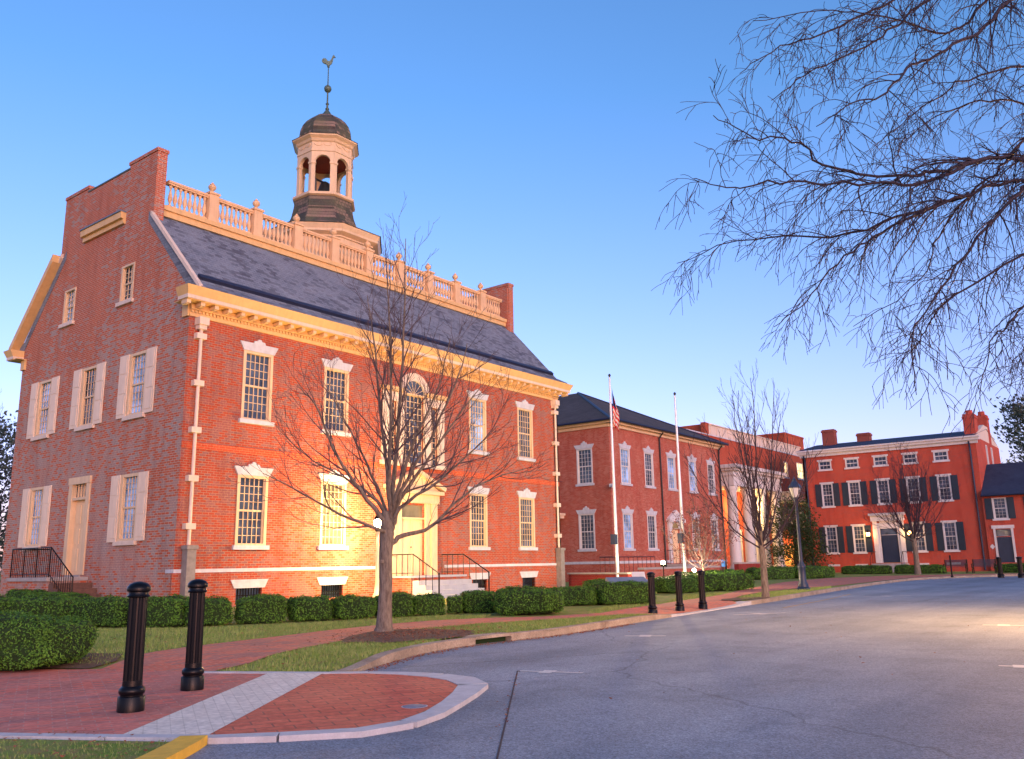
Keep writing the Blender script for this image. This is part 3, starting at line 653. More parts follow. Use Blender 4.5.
    def arc(cx,cz,ro,ri,n_=16,a0=0,a1=math.pi): 
        o = [(cx+ro*math.cos(a0+(a1-a0)*i/n_),cz+ro*math.sin(a0+(a1-a0)*i/n_)) for i in range(n_+1)]
        return o,[(cx+ri*math.cos(a0+(a1-a0)*i/n_),cz+ri*math.sin(a0+(a1-a0)*i/n_)) for i in range(n_+1)]
    o_,i_ = arc(c,8.0,.90,.58)
    for k in range(16): m.fpoly(fF,[o_[k],o_[k+1],i_[k+1],i_[k]],-.03,.09)
    pal = m.build('palladian_window','cream_pale',B)
    for u0_,u1_ in ((8.24,9.45),(10.71,11.92)): m = MB(); m.fbox(fF,u0_,u1_,8.0,8.16,-.03,.2); m.build('moulding','yellow_trim',pal)
    m = MB(); m.fbox(fF,8.26,11.9,5.08,5.24,-.03,.16); m.build('sill','cream_pale',pal)
    m = MB(); m.fbox(fF,8.68,9.12,z0,7.6,-.13,-.1); m.fbox(fF,11.04,11.48,z0,7.6,-.13,-.1); m.fbox(fF,9.5,10.66,z0,8.0,-.13,-.1); m.fpoly(fF,o_[::1] and [(c+.6*math.cos(math.pi*i/16),8.0+.6*math.sin(math.pi*i/16)) for i in range(17)],.005,.02)
    m.build('pane','glass',pal)
    m = MB()
    def bars(u0_,u1_,zz0,zz1,cc,rr,n0=-.095,n1=-.07):
        for i in range(cc+1): u = u0_+(u1_-u0_)*i/cc; m.fbox(fF,u-.012,u+.012,zz0,zz1,n0,n1)
        for j in range(rr+1): z = zz0+(zz1-zz0)*j/rr; m.fbox(fF,u0_,u1_,z-.012,z+.012,n0+.002,n1-.002)
    bars(8.7,9.1,z0+.02,7.58,2,10); bars(11.06,11.46,z0+.02,7.58,2,10); bars(9.52,10.64,z0+.02,7.98,5,11)
    for i in range(1,7): a = math.pi*i/7; p1 = fF.p(c,8.0,.03); p2 = fF.p(c+.58*math.cos(a),8.0+.58*math.sin(a),.03); m.tube([p1,p2],.012,4)
    m.fbox(fF,9.5,10.66,7.98,8.04,-.09,.05); m.build('glazing_bars','cream',pal)
    # front door
    m = MB(); d0,d1,e0_,e1_ = 9.42,10.74,.85,3.6
    for u0_,u1_ in ((8.78,9.1),(9.3,9.42),(10.74,10.86),(11.06,11.38)): m.fbox(fF,u0_,u1_,e0_,3.68,-.02,.12 if u1_-u0_ > .2 else .07)
    m.fbox(fF,9.1,9.3,e0_,3.68,-.02,.04); m.fbox(fF,10.86,11.06,e0_,3.68,-.02,.04)
    m.fbox(fF,8.7,11.46,3.68,4.02,-.02,.16); m.fbox(fF,8.6,11.56,4.02,4.16,-.02,.34)
    m.fpoly(fF,[(8.6,4.163),(11.56,4.163),(10.08,4.88)],-.01,.14); fd = m.build('front_door','cream',B)
    m = MB(); 
    for s in (-1,1):
        q = [(10.08+s*1.56,4.17),(10.08+s*1.62,4.32),(10.08,5.02),(10.08,4.86)]; m.fpoly(fF,q if s > 0 else q[::-1],.0,.34)
    m.build('pediment','cream',fd)
    m = MB()
    for a_,b_ in ((d0,10.07),(10.09,d1)):
        m.fbox(fF,a_,b_,e0_,3.05,-.16,-.11)
        for s0,s1 in ((.06,.3),(.35,.62),(.67,.95)): m.fbox(fF,a_+.11,b_-.11,e0_+2.2*s0,e0_+2.2*s1,-.112,-.09)
    m.build('door_leaf','door_cream',fd)
    m = MB(); m.fbox(fF,d0,d1,3.05,3.12,-.16,.0); m.build('transom_bar','cream',fd)
    MB().fbox(fF,d0,d1,3.12,3.6,-.15,-.12).build('transom_pane','glass_warm',fd)
    m = MB(); m.lathe([(.03,0),(.035,.02),(.03,.05)],(10.0,-.0,1.95),8); m.build('door_handle','bronze',fd)
    # front steps (of the house)
    m = MB(); m.box(8.75,-1.25,0,11.75,-.05,.83); st = m.build('front_steps','brick_front',B)
    m = MB(); m.box(8.70,-1.3,.83,11.8,-.05,.90)
    for i in range(4): m.box(8.78,-1.3-.32*(i+1),0,11.72,-1.3-.32*i+(.0 if i else 0),.73-.17*i)
    m.build('treads','step_stone',st)
    def rail(x):
        r_ = MB(); pts = [(x,-.1,1.68),(x,-1.25,1.68),(x,-2.55,.98)]; r_.tube(pts,.022,6); r_.tube([(x,-.1,1.0),(x,-1.25,1.0)],.012,5); 
        for i in range(5): y_ = -.12-1.13*i/4; r_.tube([(x,y_,.88),(x,y_,1.68)],.013,5)
        for i in range(1,5): t = i/4; y_ = -1.25-1.3*t; r_.tube([(x,y_,.85-.68*t),(x,y_,1.68-.70*t)],.013,5)
        r_.tube([(x,-2.55,0),(x,-2.55,1.0)],.03,6); r_.build('handrail','black_iron',st)
    rail(8.85); rail(11.65)
    # gable steps
    m = MB(); m.box(-1.3,5.1,0,-.02,7.95,.98); gs = m.build('side_steps','brick_gable',B)
    m = MB(); m.box(-1.36,5.05,.98,-.02,8.0,1.10); m.build('landing_slab','stone',gs)
    m = MB()
    for i in range(5): m.box(-1.28,5.05-.32*(i+1),0,-.03,5.05-.32*i,.91-.18*i)
    m.build('treads','step_brown',gs)
    for x in (-1.27,):
        r_ = MB(); r_.tube([(x,7.92,2.05),(x,5.12,2.05),(x,3.5,1.1)],.022,6); r_.tube([(x,7.92,1.2),(x,5.12,1.2),(x,3.5,.25)],.012,5)
        for i in range(22): y_ = 7.92-2.8*i/21; r_.tube([(x,y_,1.1),(x,y_,2.05)],.022 if i%7 == 0 else .010,5)
        for i in range(1,12): t = i/11; r_.tube([(x,5.12-1.62*t,1.0-.9*t),(x,5.12-1.62*t,2.05-.95*t)],.01,5)
        r_.tube([(-1.27,7.92,2.05),(-.05,7.92,2.05)],.022,6); r_.tube([(x,3.5,0),(x,3.5,1.12)],.024,6); r_.build('handrail','black_iron',gs)
    return B
def cupola(B):
    cx,cy = 10.08,5.9; rot = math.pi/8; c0 = (cx,cy,0)
    m = MB(); m.lathe([(2.45,13.3),(2.45,15.42),(2.52,15.44),(2.52,15.5),(2.75,15.62),(2.75,15.72),(2.84,15.9),(2.84,15.95)],c0,8,rot); cu = m.build('cupola','cream',B)
    m = MB(); m.lathe([(2.9,15.955),(1.85,16.32),(1.68,16.55),(1.53,16.95),(1.44,17.4),(1.38,17.79)],c0,8,rot); m.build('shingle_skirt','shingle',cu)
    m = MB(); m.lathe([(1.40,17.79),(1.50,17.84),(1.50,17.95),(1.36,17.97)],c0,8,rot); m.build('sill_ring','cream',cu)
    m = MB(); Rr = 1.34; ap = Rr*math.cos(rot); hw = Rr*math.sin(rot)
    for k in range(8):
        a = 2*math.pi*k/8; n_ = Vector((math.cos(a),math.sin(a),0)); u_ = Vector((-math.sin(a),math.cos(a),0)); fr = Fr(Vector((cx,cy,0))+n_*ap,u_,n_)
        ow = .34; sp = 19.48
        m.fbox(fr,-hw,-ow,17.96,sp,-.16,0); m.fbox(fr,ow,hw,17.96,sp,-.16,0)
        m.fbox(fr,-hw-.02,-ow+.03,sp-.1,sp,-.18,.03); m.fbox(fr,ow-.03,hw+.02,sp-.1,sp,-.18,.03)
        N = 10; A = [(ow*math.cos(math.pi*i/N),sp+ow*math.sin(math.pi*i/N)) for i in range(N+1)]
        T = [(hw if i < N/2 else -hw, sp) if i in (0,N) else (hw*math.cos(math.pi*i/N)*1.0, 19.98) for i in range(N+1)]
        T[0] = (hw,sp); T[N] = (-hw,sp); T[1] = (hw,19.98); T[N-1] = (-hw,19.98)
        for i in range(N): m.fpoly(fr,[A[i],T[i],T[i+1],A[i+1]],-.16,0)
    m.build('arcade','cream',cu)
    m = MB(); m.lathe([(1.33,19.985),(1.37,20.0),(1.37,20.1),(1.33,20.12),(1.33,20.45),(1.40,20.5),(1.45,20.6),(1.6,20.7),(1.6,20.76)],c0,8,rot)
    for k in range(8):
        a = 2*math.pi*k/8; n_ = Vector((math.cos(a),math.sin(a),0)); u_ = Vector((-math.sin(a),math.cos(a),0)); fr = Fr(Vector((cx,cy,0))+n_*(1.33*math.cos(rot)),u_,n_)
        for q in (-1,1):
            m.tube([fr.p(q*.22+.19*math.cos(math.pi+math.pi*i/6),20.4+.13*math.sin(math.pi+math.pi*i/6),.01) for i in range(7)],.018,5)
    m.build('entablature','cream',cu)
    m = MB(); m.lathe([(1.18,19.95),(1.18,19.97)],c0,8,rot); m.build('ceiling','red_cupola',cu)
    m = MB(); m.lathe([(1.64,20.765),(1.34,20.86),(1.29,21.1),(1.26,21.35),(1.15,21.66),(.98,21.92),(.74,22.15),(.45,22.33),(.24,22.42)],c0,8,rot); m.build('dome','shingle',cu)
    m = MB(); m.lathe([(.27,22.38),(.22,22.5),(.12,22.66),(.07,22.74),(.10,22.8),(.05,22.86),(.045,23.0),(.09,23.06),(.04,23.12),(.035,23.68),(.12,23.72),(.17,23.8),(.18,23.88),(.15,23.97),(.06,24.05),(.028,24.1),(.022,25.0),(.06,25.03),(.06,25.1),(.02,25.16)],c0,12); m.build('finial','copper',cu,True)
    # rooster vane, turned across the view
    fr = Fr((cx,cy,25.12),(.775,-.634,0),(-.634,-.775,0))
    body = [(-.06,.0),(.06,.02),(.16,.12),(.20,.26),(.22,.42),(.27,.46),(.33,.47),(.27,.53),(.25,.60),(.20,.55),(.17,.50),(.13,.36),(.06,.24),(-.04,.22),(-.09,.30),(-.16,.36),(-.25,.35),(-.31,.28),(-.32,.20),(-.27,.12),(-.20,.08),(-.12,.06)]
    m = MB(); m.fpoly(fr,body,-.03,.03); m.tube([fr.p(0,-.05),fr.p(0,.05)],.02,6); m.build('rooster_vane','copper',cu)
    m = MB(); m.lathe([(.42,18.35),(.36,18.45),(.27,18.75),(.2,18.95),(.05,19.05)],c0,16); m.tube([(cx-.6,cy,18.98),(cx+.6,cy,18.98)],.05,6); m.tube([(cx-.55,cy,18.0),(cx-.55,cy,19.0)],.05,6); m.tube([(cx+.55,cy,18.0),(cx+.55,cy,19.0)],.05,6); m.build('bell','bronze',cu)
state_house()

# ------------------------------------------------------------------ the wing beyond it
def parented(o, par):
    o.parent = par; o.location = -par.location; return o
def relthing(root):
    """shift children built in world coordinates onto their root"""
    for c in root.children: c.location = c.location - root.location
def office_wing():
    x0,x1,y0,y1 = 32.,48.2,4.3,22.
    B = thing('office_wing', (x0,y0,0), 'two storey brick wing with a plain hipped dark roof behind the two flagpoles', 'building')
    fF = Fr((x0,y0,0),(1,0,0),(0,-1,0)); fL = Fr((x0,y0,0),(0,1,0),(-1,0,0)); D = y1-y0; L = x1-x0
    ux = [1.85,4.95,8.15,11.4,14.5]; hw = .60; zl,zu = (2.1,4.3),(6.2,8.45)
    holes = [(u-hw,u+hw,*zu) for u in ux] + [(u-hw,u+hw,*zl) for i,u in enumerate(ux) if i != 2] + [(7.5,8.8,1.15,3.45)]
    wall(fF,0,L,0,9.7,holes).build('front_wall','brick_wing',B)
    hl = [(1.3,2.5,*zu),(1.3,2.5,*zl),(5.3,6.5,*zu),(5.3,6.5,*zl),(9.3,10.5,*zu),(9.3,10.5,*zl)]
    wall(fL,0,D,0,9.7,hl).build('side_wall','brick_wing',B)
    MB().box(x1-.3,y0,0,x1,y1,9.7).build('east_wall','brick_wing',B)
    m = MB(); m.fbox(fF,-.03,7.2,1.18,1.34,-.02,.06); m.fbox(fF,9.1,L,1.18,1.34,-.02,.06); m.fbox(fL,.0,D,1.18,1.34,-.02,.06); m.build('water_table','stone_white',B)
    for u in ux: window(B,fF,u-hw,u+hw,*zu,3,4,('white','glass','stone_white'),lintel=(.26,.22))
    for i,u in enumerate(ux):
        if i != 2: window(B,fF,u-hw,u+hw,*zl,3,4,('white','glass','stone_white'),lintel=(.26,.22))
    for a,b,c,d in hl[:4]: window(B,fL,a,b,c,d,4,4,('white','glass','stone_white'),lintel=(.26,.22))
    m = MB()
    for fr,a,b in ((fF,-.02,L+.02),(fL,-.02,D)): m.fbox(fr,a,b,9.70,9.9,-.02,.10); m.fbox(fr,a-.3,b+.3,9.9,10.08,-.02,.34)
    m.build('cornice','cream',B)
    o = .55; e = 10.09; ax,ay,ay2,az = 40.3,12.0,16.,14.1
    m = MB(); v = [(x0-o,y0-o,e),(x1+o,y0-o,e),(x1+o,y1+o,e),(x0-o,y1+o,e),(ax-.0,ay,az),(ax,ay2,az)]
    m.add(v,[(0,1,4),(1,2,5,4),(2,3,5),(3,0,4,5),(3,2,1,0)]); rf = m.build('roof','slate_dark',B)
    m = MB(); m.tube([v[0],v[4]],.09,6); m.tube([v[1],v[4]],.09,6); m.tube([v[0],v[1]],.08,6); m.tube([v[0],v[3]],.08,6); m.build('ridge_flashing','gutter_blue',rf)
    for u in (6.45,15.9):
        MB().tube([fF.p(u,.2,.1),fF.p(u,9.6,.1),fF.p(u,9.95,.4)],.055,8).build('downpipe','bronze',B)
    # entry
    m = MB()
    for a,b in ((7.1,7.45),(8.85,9.2)): m.fbox(fF,a,b,1.15,3.9,-.02,.16)
    m.fbox(fF,7.0,9.3,3.9,4.12,-.02,.3); m.fpoly(fF,[(7.0,4.125),(9.3,4.125),(8.15,4.75)],-.01,.22); m.fbox(fF,7.45,8.85,3.45,3.9,-.02,.06)
    d = m.build('entry_door','white',B)
    m = MB(); m.fbox(fF,7.5,8.8,1.15,3.42,-.14,-.09)
    for s0,s1 in ((.05,.4),(.46,.94)):
        for a,b in ((7.62,8.08),(8.22,8.68)): m.fbox(fF,a,b,1.15+2.25*s0,1.15+2.25*s1,-.092,-.07)
    m.build('door_leaf','door_cream',d); MB().fpoly(fF,[(7.7+.45+.45*math.cos(math.pi*i/10),3.48+.38*math.sin(math.pi*i/10)) for i in range(11)],.061,.075).build('fanlight','glass_warm',d)
    m = MB(); m.box(x0+6.6,y0-1.6,0,x0+9.7,y0-.02,1.1)
    for i in range(5): m.box(x0+6.6,y0-1.6-.32*(i+1),0,x0+9.7,y0-1.6-.32*i,.92-.18*i)
    st = m.build('entry_steps','stone',B)
    for xx in (x0+6.7,x0+9.6):
        m = MB()
        m.tube([(xx,y0-.1,2.0),(xx,y0-1.6,2.0),(xx,y0-3.1,1.1)],.022,5)
        for i in range(8): t = i/7; m.tube([(xx,y0-.1-1.5*t,1.1),(xx,y0-.1-1.5*t,2.0)],.012,4)
        for i in range(8): t = i/7; m.tube([(xx,y0-1.6-1.5*t,1.0-.9*t),(xx,y0-1.6-1.5*t,2.0-.9*t)],.012,4)
        m.build('handrail','black_iron',st)
    m = MB(); m.box(x0-.30,y0-.32,5.85,x0-.02,y0-.05,6.05); m.tube([(x0-.25,y0-.2,5.9),(x0-.5,y0-.5,5.82)],.09,8); m.build('security_camera','white',B)
    # cream hood over a side door beside the old house
    m = MB(); m.box(x0-.75,y0+3.6,4.1,x0-.01,y0+6,4.28); m.box(x0-.85,y0+3.5,4.28,x0-.01,y0+6.1,4.42); m.build('door_hood','cream_pale',B)
    relthing(B)
office_wing()

def court_hall():
    B = thing('court_hall', (49,7,0), 'tall brick block with white attic panels and a white columned portico', 'building')
    fF = Fr((0,7,0),(1,0,0),(0,-1,0))
    hol = [(68.9,69.9,9.2,10.7),(72.4,74.4,9.3,10.9),(53.0,54.0,1.0,3.4),(55.9,57.3,.8,3.6),(59,60,1.0,3.4)]
    wall(fF,48.2,76.5,0,11.55,hol,.2).build('front_wall','brick_hall',B)
    m = MB(); m.box(48.2,7.2,0,48.5,20,11.5); m.box(76.2,7.2,0,76.5,20,11.5); m.build('side_wall','brick_hall',B)
    m = MB(); m.box(53.4,7.6,11.4,53.6,20,12.75); m.box(52.9,7.55,11.4,53.6,7.95,12.82); m.build('attic_wall','brick_hall',B)
    m = MB(); m.box(53.61,7.6,11.5,75.5,7.8,12.7)
    for i in range(19): x = 54+i*1.18; m.box(x,7.56,11.56,x+.05,7.6,12.64)
    m.box(53.61,7.5,12.701,75.6,7.9,12.8); m.build('attic_panel','cream_pale',B)
    m = MB(); m.box(48.2,6.93,11.55,76.5,7.5,11.64); m.build('coping','stone_white',B)
    MB().box(48.5,7.8,11.0,76.2,19.8,11.4).build('roof','slate_dark',B)
    for a,b,c,d in hol[:2]: window(B,fF,a,b,c,d,2,2,('cream_pale','glass_lit','stone_white'),rec=.12)
    for a,b,c,d in (hol[2],hol[4]): window(B,fF,a,b,c,d,3,4,('white','glass_lit','stone_white'),rec=.12)
    # door under the portico
    a,b,c,d = hol[3]; m = MB(); m.fbox(fF,a-.2,a,c,d,-.1,.08); m.fbox(fF,b,b+.2,c,d,-.1,.08); m.fbox(fF,a-.25,b+.25,d,d+.25,-.1,.12); dd = m.build('hall_door','white',B)
    m = MB(); m.fbox(fF,a,b,c,d-.5,-.16,-.1); m.build('door_leaf','dark_blue_paint',dd); MB().fbox(fF,a,b,d-.5,d,-.16,-.12).build('transom_pane','glass_lit',dd)
    # portico
    px0,px1,py = 50.7,61.,4.3
    m = MB(); m.box(px0+.1,py+.1,7.1,px1-.1,6.99,8.3); m.box(px0,py,7.9,px1,6.99,8.0); m.box(px0-.15,py-.15,8.3,px1+.15,6.99,8.5); m.box(px0-.35,py-.35,8.5,px1+.35,6.99,8.78)
    po = m.build('portico','white',B)
    m = MB(); m.box(px0-.2,py-.2,0,px1+.2,6.99,.62); m.box(px0-.6,py-.6,0,px1+.6,6.99,.3); m.build('portico_floor','stone',po)
    for i in range(4):
        x = px0+.65+(px1-px0-1.3)*i/3; m = MB(); m.lathe([(.56,0),(.56,.14),(.50,.18),(.50,.24),(.46,.28),(.45,2.2),(.39,5.95),(.42,6.0),(.42,6.08),(.5,6.2),(.52,6.24),(.52,6.47)],(x,py+.6,.621),20); m.build('column','white',po,True)
    for x in (px0+.5,px1-.5): m = MB(); m.box(x-.35,6.7,.62,x+.35,6.99,7.1); m.build('pilaster','white',po)
    # right hand porch band and pale windows
    m = MB(); m.box(66.2,5.2,6.6,76.4,6.99,7.35); m.box(66.0,5.0,7.352,76.6,6.99,7.55); m.build('side_porch','white',B)
    for i in range(4): window(B,fF,66.6+i*2.4,68.3+i*2.4,4.2,6.2,2,2,('white','glass_warm','stone_white'),rec=-.03)
    m = MB(); m.fbox(fF,65.6,70.4,.4,2.6,.0,.06); lr = m.build('lit_porch_wall','painted_porch_glow',B)
    for (x,y,z,e) in ((55.9,5.7,5.6,420),(68.2,5.9,2.3,160)):
        m = MB(); m.tube([(x,y,z+.25),(x,y,z+.85)],.02,5); m.lathe([(.05,z+.2),(.16,z+.16),(.2,z+.22),(.03,z+.34)],(x,y,0),8); ln = m.build('porch_lantern','black_iron',B)
        MB().lathe([(.0,z-.1),(.10,z-.06),(.12,z+.05),(.08,z+.14),(0,z+.15)],(x,y,0),10).build('bulb','bulb_small',ln,True)
        l_ = bpy.data.lights.new('porch_light','POINT'); l_.energy = e; l_.color = (1,.6,.22); l_.shadow_soft_size = .2
        lo = bpy.data.objects.new('porch_light',l_); COL.objects.link(lo); lo.location = (x,y,z-.15)
    relthing(B)
    t = thing('chimney_block', (75.2,9,0), 'massive square brick stack rising left of the black-shuttered house', 'chimney block')
    m = MB(); m.box(0,0,0,5.6,4,14.3); m.box(-.06,-.06,14.302,5.66,4.06,14.5); m.build('stack','brick_hall',t)
court_hall()

def shuttered_house():
    X = 62.; y1,y0 = 2.7,-11.25; D = 10.5
    B = thing('brick_house', (X,0,0), 'three storey red brick house with navy shutters and two lit lanterns by its door', 'building')
    f = Fr((X,y1,0),(0,-1,0),(-1,0,0)); L = y1-y0
    uc = [1.95,4.25,6.6,8.95,11.3]; hw = .50
    zl,zm,za = (1.75,3.95),(5.7,7.65),(8.9,9.62)
    H = [(u-hw,u+hw,*zm) for u in uc]+[(u-hw-.05,u+hw+.05,*za) for u in uc]+[(u-hw,u+hw,*zl) for i,u in enumerate(uc) if i != 2]+[(6.0,7.35,.85,3.65)]
    wall(f,0,L,0,10.2,H,.14).build('front_wall','brick_house',B)
    fs = Fr((X,y0,0),(1,0,0),(0,-1,0))
    SW = [(4.0,4.7,8.3,10.3),(6.3,7.0,8.3,10.3)]
    wall(fs,0,D,0,10.6,SW,.14).build('side_wall','brick_house',B)
    m = MB(); m.fpoly(fs,[(0,10.6),(D,10.6),(D/2+1,12.0),(D/2-1,12.0)],-.3,0); m.build('gable_parapet','cream_pale',B)
    MB().box(X,y1-.3,0,X+D,y1,10.3).build('north_wall','brick_house',B)
    for u in uc: window(B,f,u-hw,u+hw,*zm,3,3,('white','glass','white'),fw=.09,shutters=(.52,'green_shutter'),rec=.08)
    for i,u in enumerate(uc):
        if i != 2: window(B,f,u-hw,u+hw,*zl,3,3,('white','glass','white'),fw=.09,shutters=(.52,'green_shutter'),rec=.08)
    for u in uc: 
        w_ = window(B,f,u-hw-.05,u+hw+.05,*za,3,1,('white','glass','white'),fw=.07,rec=.06)
        MB().fbox(f,u-hw-.15,u+hw+.15,za[1]+.002,za[1]+.14,-.01,.05).build('lintel','white',w_)
    for i,u in enumerate(uc):
        for zz in (zl[1],zm[1]):
            if i == 2 and zz == zl[1]: continue
            MB().fbox(f,u-hw-.1,u+hw+.1,zz+.002,zz+.13,-.01,.05).build('lintel','white',B)
    for a,b,c,d in SW: window(B,fs,a,b,c,d,2,3,('white','glass','white'),rec=.06)
    m = MB(); m.fbox(f,-.15,L+.15,10.05,10.3,-.02,.18); m.fbox(f,-.3,L+.3,10.3,10.5,-.02,.4); m.fbox(f,-.35,L+.35,10.5,10.62,-.02,.55); m.build('cornice','white',B)
    m = MB(); m.add([(X-.55,y1+.35,10.63),(X-.55,y0-.05,10.63),(X+D/2,y0-.05,11.75),(X+D/2,y1+.35,11.75),(X+D,y0,10.6),(X+D,y1+.3,10.6)],[(0,1,2,3),(3,2,4,5)]); m.build('roof','slate_blue',B)
    for cx_,cy_,zt,r in ((X+1.7,-10.75,12.6,.62),(X+6.6,-10.85,13.1,.5),):
        m = MB(); m.box(cx_-r,cy_-.42,10.3,cx_+r,cy_+.42,zt); m.box(cx_-r-.05,cy_-.47,zt-.35,cx_+r+.05,cy_+.47,zt-.2); c = m.build('chimney','brick_house',B)
        q = MB(); q.lathe([(.28,0),(.26,.35)],(cx_,cy_,zt),12); q.build('chimney_pot','brick_house',c)
    for cx_,cy_,zt in ((X+4,1.4,12.9),(X+5,-1.4,12.4)):
        m = MB(); m.box(cx_-.4,cy_-.55,10.6,cx_+.4,cy_+.55,zt); m.box(cx_-.46,cy_-.61,zt-.25,cx_+.46,cy_+.61,zt-.1); m.build('chimney','brick_chimney0',B)
    # doorway
    m = MB()
    for a,b in ((5.45,5.8),(7.55,7.9)): m.fbox(f,a,b,.85,4.25,-.02,.12)
    m.fbox(f,5.8,6.0,.85,4.1,-.12,.03); m.fbox(f,7.35,7.55,.85,4.1,-.12,.03); m.fbox(f,5.35,8.0,4.25,4.7,-.02,.22); m.fbox(f,5.25,8.1,4.7,4.9,-.02,.4); m.fbox(f,6.0,7.35,3.65,4.25,-.1,.05)
    d = m.build('front_door','white',B)
    m = MB(); m.fbox(f,6.0,7.35,.87,3.1,-.12,-.07)
    for s0,s1 in ((.06,.4),(.46,.92)):
        for a,b in ((6.12,6.6),(6.75,7.23)): m.fbox(f,a,b,.87+2.2*s0,.87+2.2*s1,-.072,-.055)
    m.build('door_leaf','dark_blue_paint',d); MB().fbox(f,6.0,7.35,3.12,3.63,-.12,-.09).build('transom_pane','glass',d)
    m = MB(); m.box(X-1.3,y1-8.0,0,X-.02,y1-5.4,.8); m.box(X-1.6,y1-8.0,0,X-1.3,y1-5.4,.55); m.box(X-1.9,y1-8.,0,X-1.6,y1-5.4,.3); st = m.build('doorstep','stone',B)
    for yy in (y1-5.5,y1-7.9): m = MB(); m.tube([(X-.1,yy,1.75),(X-1.2,yy,1.75),(X-1.9,yy,1.2)],.025,5); m.tube([(X-1.2,yy,.8),(X-1.2,yy,1.75)],.02,5); m.tube([(X-1.9,yy,.2),(X-1.9,yy,1.2)],.02,5); m.build('handrail','black_iron',st)
    for u in (5.05,8.3):
        p_ = f.p(u,3.25,.22); m = MB(); m.tube([f.p(u,3.0,.0),f.p(u,3.0,.2)],.03,6); m.lathe([(.05,-.3),(.13,-.22),(.15,.12),(.02,.3)],p_,6); la = m.build('wall_lantern','black_iron',B)
        MB().lathe([(.135,-.2),(.155,.10)],(p_.x,p_.y,p_.z),6).build('bulb','bulb_small',la)
    for u in (.25,L-.45): MB().tube([f.p(u,.2,.09),f.p(u,9.7,.09),f.p(u,10.2,.35)],.07,8).build('downpipe','dark_blue_paint',B)
    for u in (1.95,4.25,9.0,11.3): MB().fbox(f,u-.5,u+.5,.62,.78,-.01,.06).build('vent_sill','white',B)
    relthing(B)
    for u in (5.05,8.3):
        p_ = f.p(u,3.25,.55); l_ = bpy.data.lights.new('lantern_light','POINT'); l_.energy = 24; l_.color = (1,.5,.16); l_.shadow_soft_size = .12
        lo = bpy.data.objects.new('lantern_light',l_); COL.objects.link(lo); lo.location = p_
    # low wing
    B = thing('low_wing', (X-.3,y0,0), 'lower two storey brick annexe with a dark blue slate roof at the far right', 'building')
    f = Fr((X-.3,y0+.02,0),(0,-1,0),(-1,0,0)); L = 14.
    us = [1.0+.05,4.0,7.0,10.]; H = [(u-.48,u+.48,4.0,5.7) for u in us]+[(.55,1.55,.75,3.3)]+[(u-.48,u+.48,1.7,3.3) for u in us[1:]]
    H = [(.65+.0,1.65,4.05,5.65),(3.3,4.3,4.05,5.65),(6.3,7.3,4.05,5.65),(9.3,10.3,4.05,5.65),(.65,1.7,.75,3.25),(3.3,4.3,1.7,3.4),(6.3,7.3,1.7,3.4),(9.3,10.3,1.7,3.4)]
    wall(f,0,L,0,5.95,H,.14).build('front_wall','brick_house',B)
    for i,(a,b,c,d) in enumerate(H):
        if i != 4: window(B,f,a,b,c,d,3,3,('white','glass','white'),fw=.09,shutters=(.5,'green_shutter'),rec=.08)
    m = MB(); m.fbox(f,.5,.65,.75,3.3,-.1,.06); m.fbox(f,1.7,1.85,.75,3.3,-.1,.06); m.fbox(f,.4,1.95,3.3,3.55,-.1,.1); d = m.build('side_door','white',B)
    MB().fbox(f,.65,1.7,.75,2.65,-.14,-.09).build('door_leaf','dark_blue_paint',d); MB().fbox(f,.65,1.7,2.72,3.24,-.14,-.1).build('transom_pane','glass',d)
    m = MB(); m.add([(X-.7,y0+.0,5.93),(X-.7,y0-L,5.93),(X+3.4,y0-L,8.6),(X+3.4,y0+.0,8.6),(X+7.5,y0-L,5.93),(X+7.5,y0,5.93),(X-.7,y0,5.78),(X-.7,y0-L,5.78)],[(0,1,2,3),(3,2,4,5),(0,3,5),(1,4,2),(0,6,7,1),(6,5,4,7)]); m.build('roof','slate_blue',B)
    m = MB(); m.tube([f.p(-.0,5.84,.45),f.p(L,5.84,.45)],.07,6); m.build('gutter','gutter_blue',B)
    m = MB(); m.fpoly(f,[(-.55+.85-.0,1.75),(.0+.48,1.95),(.3,2.15),(.12,1.95)],.01,.03); m.build('plaque','white',B)
    relthing(B)
shuttered_house()

# ------------------------------------------------------------------ low walls, poles, lamps, signs, benches
t = thing('garden_wall', (20.6,-.1,0), 'low dark red brick wall with a pale coping beyond the corner of the old house', 'wall')
m = MB(); m.hexa([(0,0,0),(-1.2,-4.0,0),(-.95,-4.1,0),(.25,-.1,0),(0,0,.74),(-1.2,-4.0,.74),(-.95,-4.1,.74),(.25,-.1,.74)]); m.build('brickwork','brick_low',t)
m = MB(); m.hexa([(-.05,.05,.743),(-1.28,-4.02,.743),(-.9,-4.16,.743),(.32,-.1,.743),(-.05,.05,.82),(-1.28,-4.02,.82),(-.9,-4.16,.82),(.32,-.1,.82)]); m.build('coping','stone',t)
t = thing('planter_wall', (29.5,-1.0,0), 'low brick planter wall in front of the wing entrance steps', 'wall')
m = MB(); m.box(-3.2,0,0,6,.3,.86); m.build('brickwork','brick_wing',t); m = MB(); m.box(-3.25,-.05,.863,6.05,.35,.97); m.build('coping','stone',t)
t = thing('pier_wall', (45.6,2.2,0), 'short dark brick wall ending in front of the first portico column', 'wall')
m = MB(); m.box(0,0,0,4.5,.35,1.0); m.build('brickwork','brick_low',t); m = MB(); m.box(-.05,-.05,1.003,4.55,.4,1.12); m.build('coping','stone',t)
t = thing('basement_rail', (25.5,1.2,0), 'black iron railing above the low wall between the old house and the wing', 'railing')
m = MB(); m.tube([(0,0,1.55),(6,0,1.55)],.025,5)
for i in range(13): m.tube([(i*.5,0,0),(i*.5,0,1.55)],.014,4)
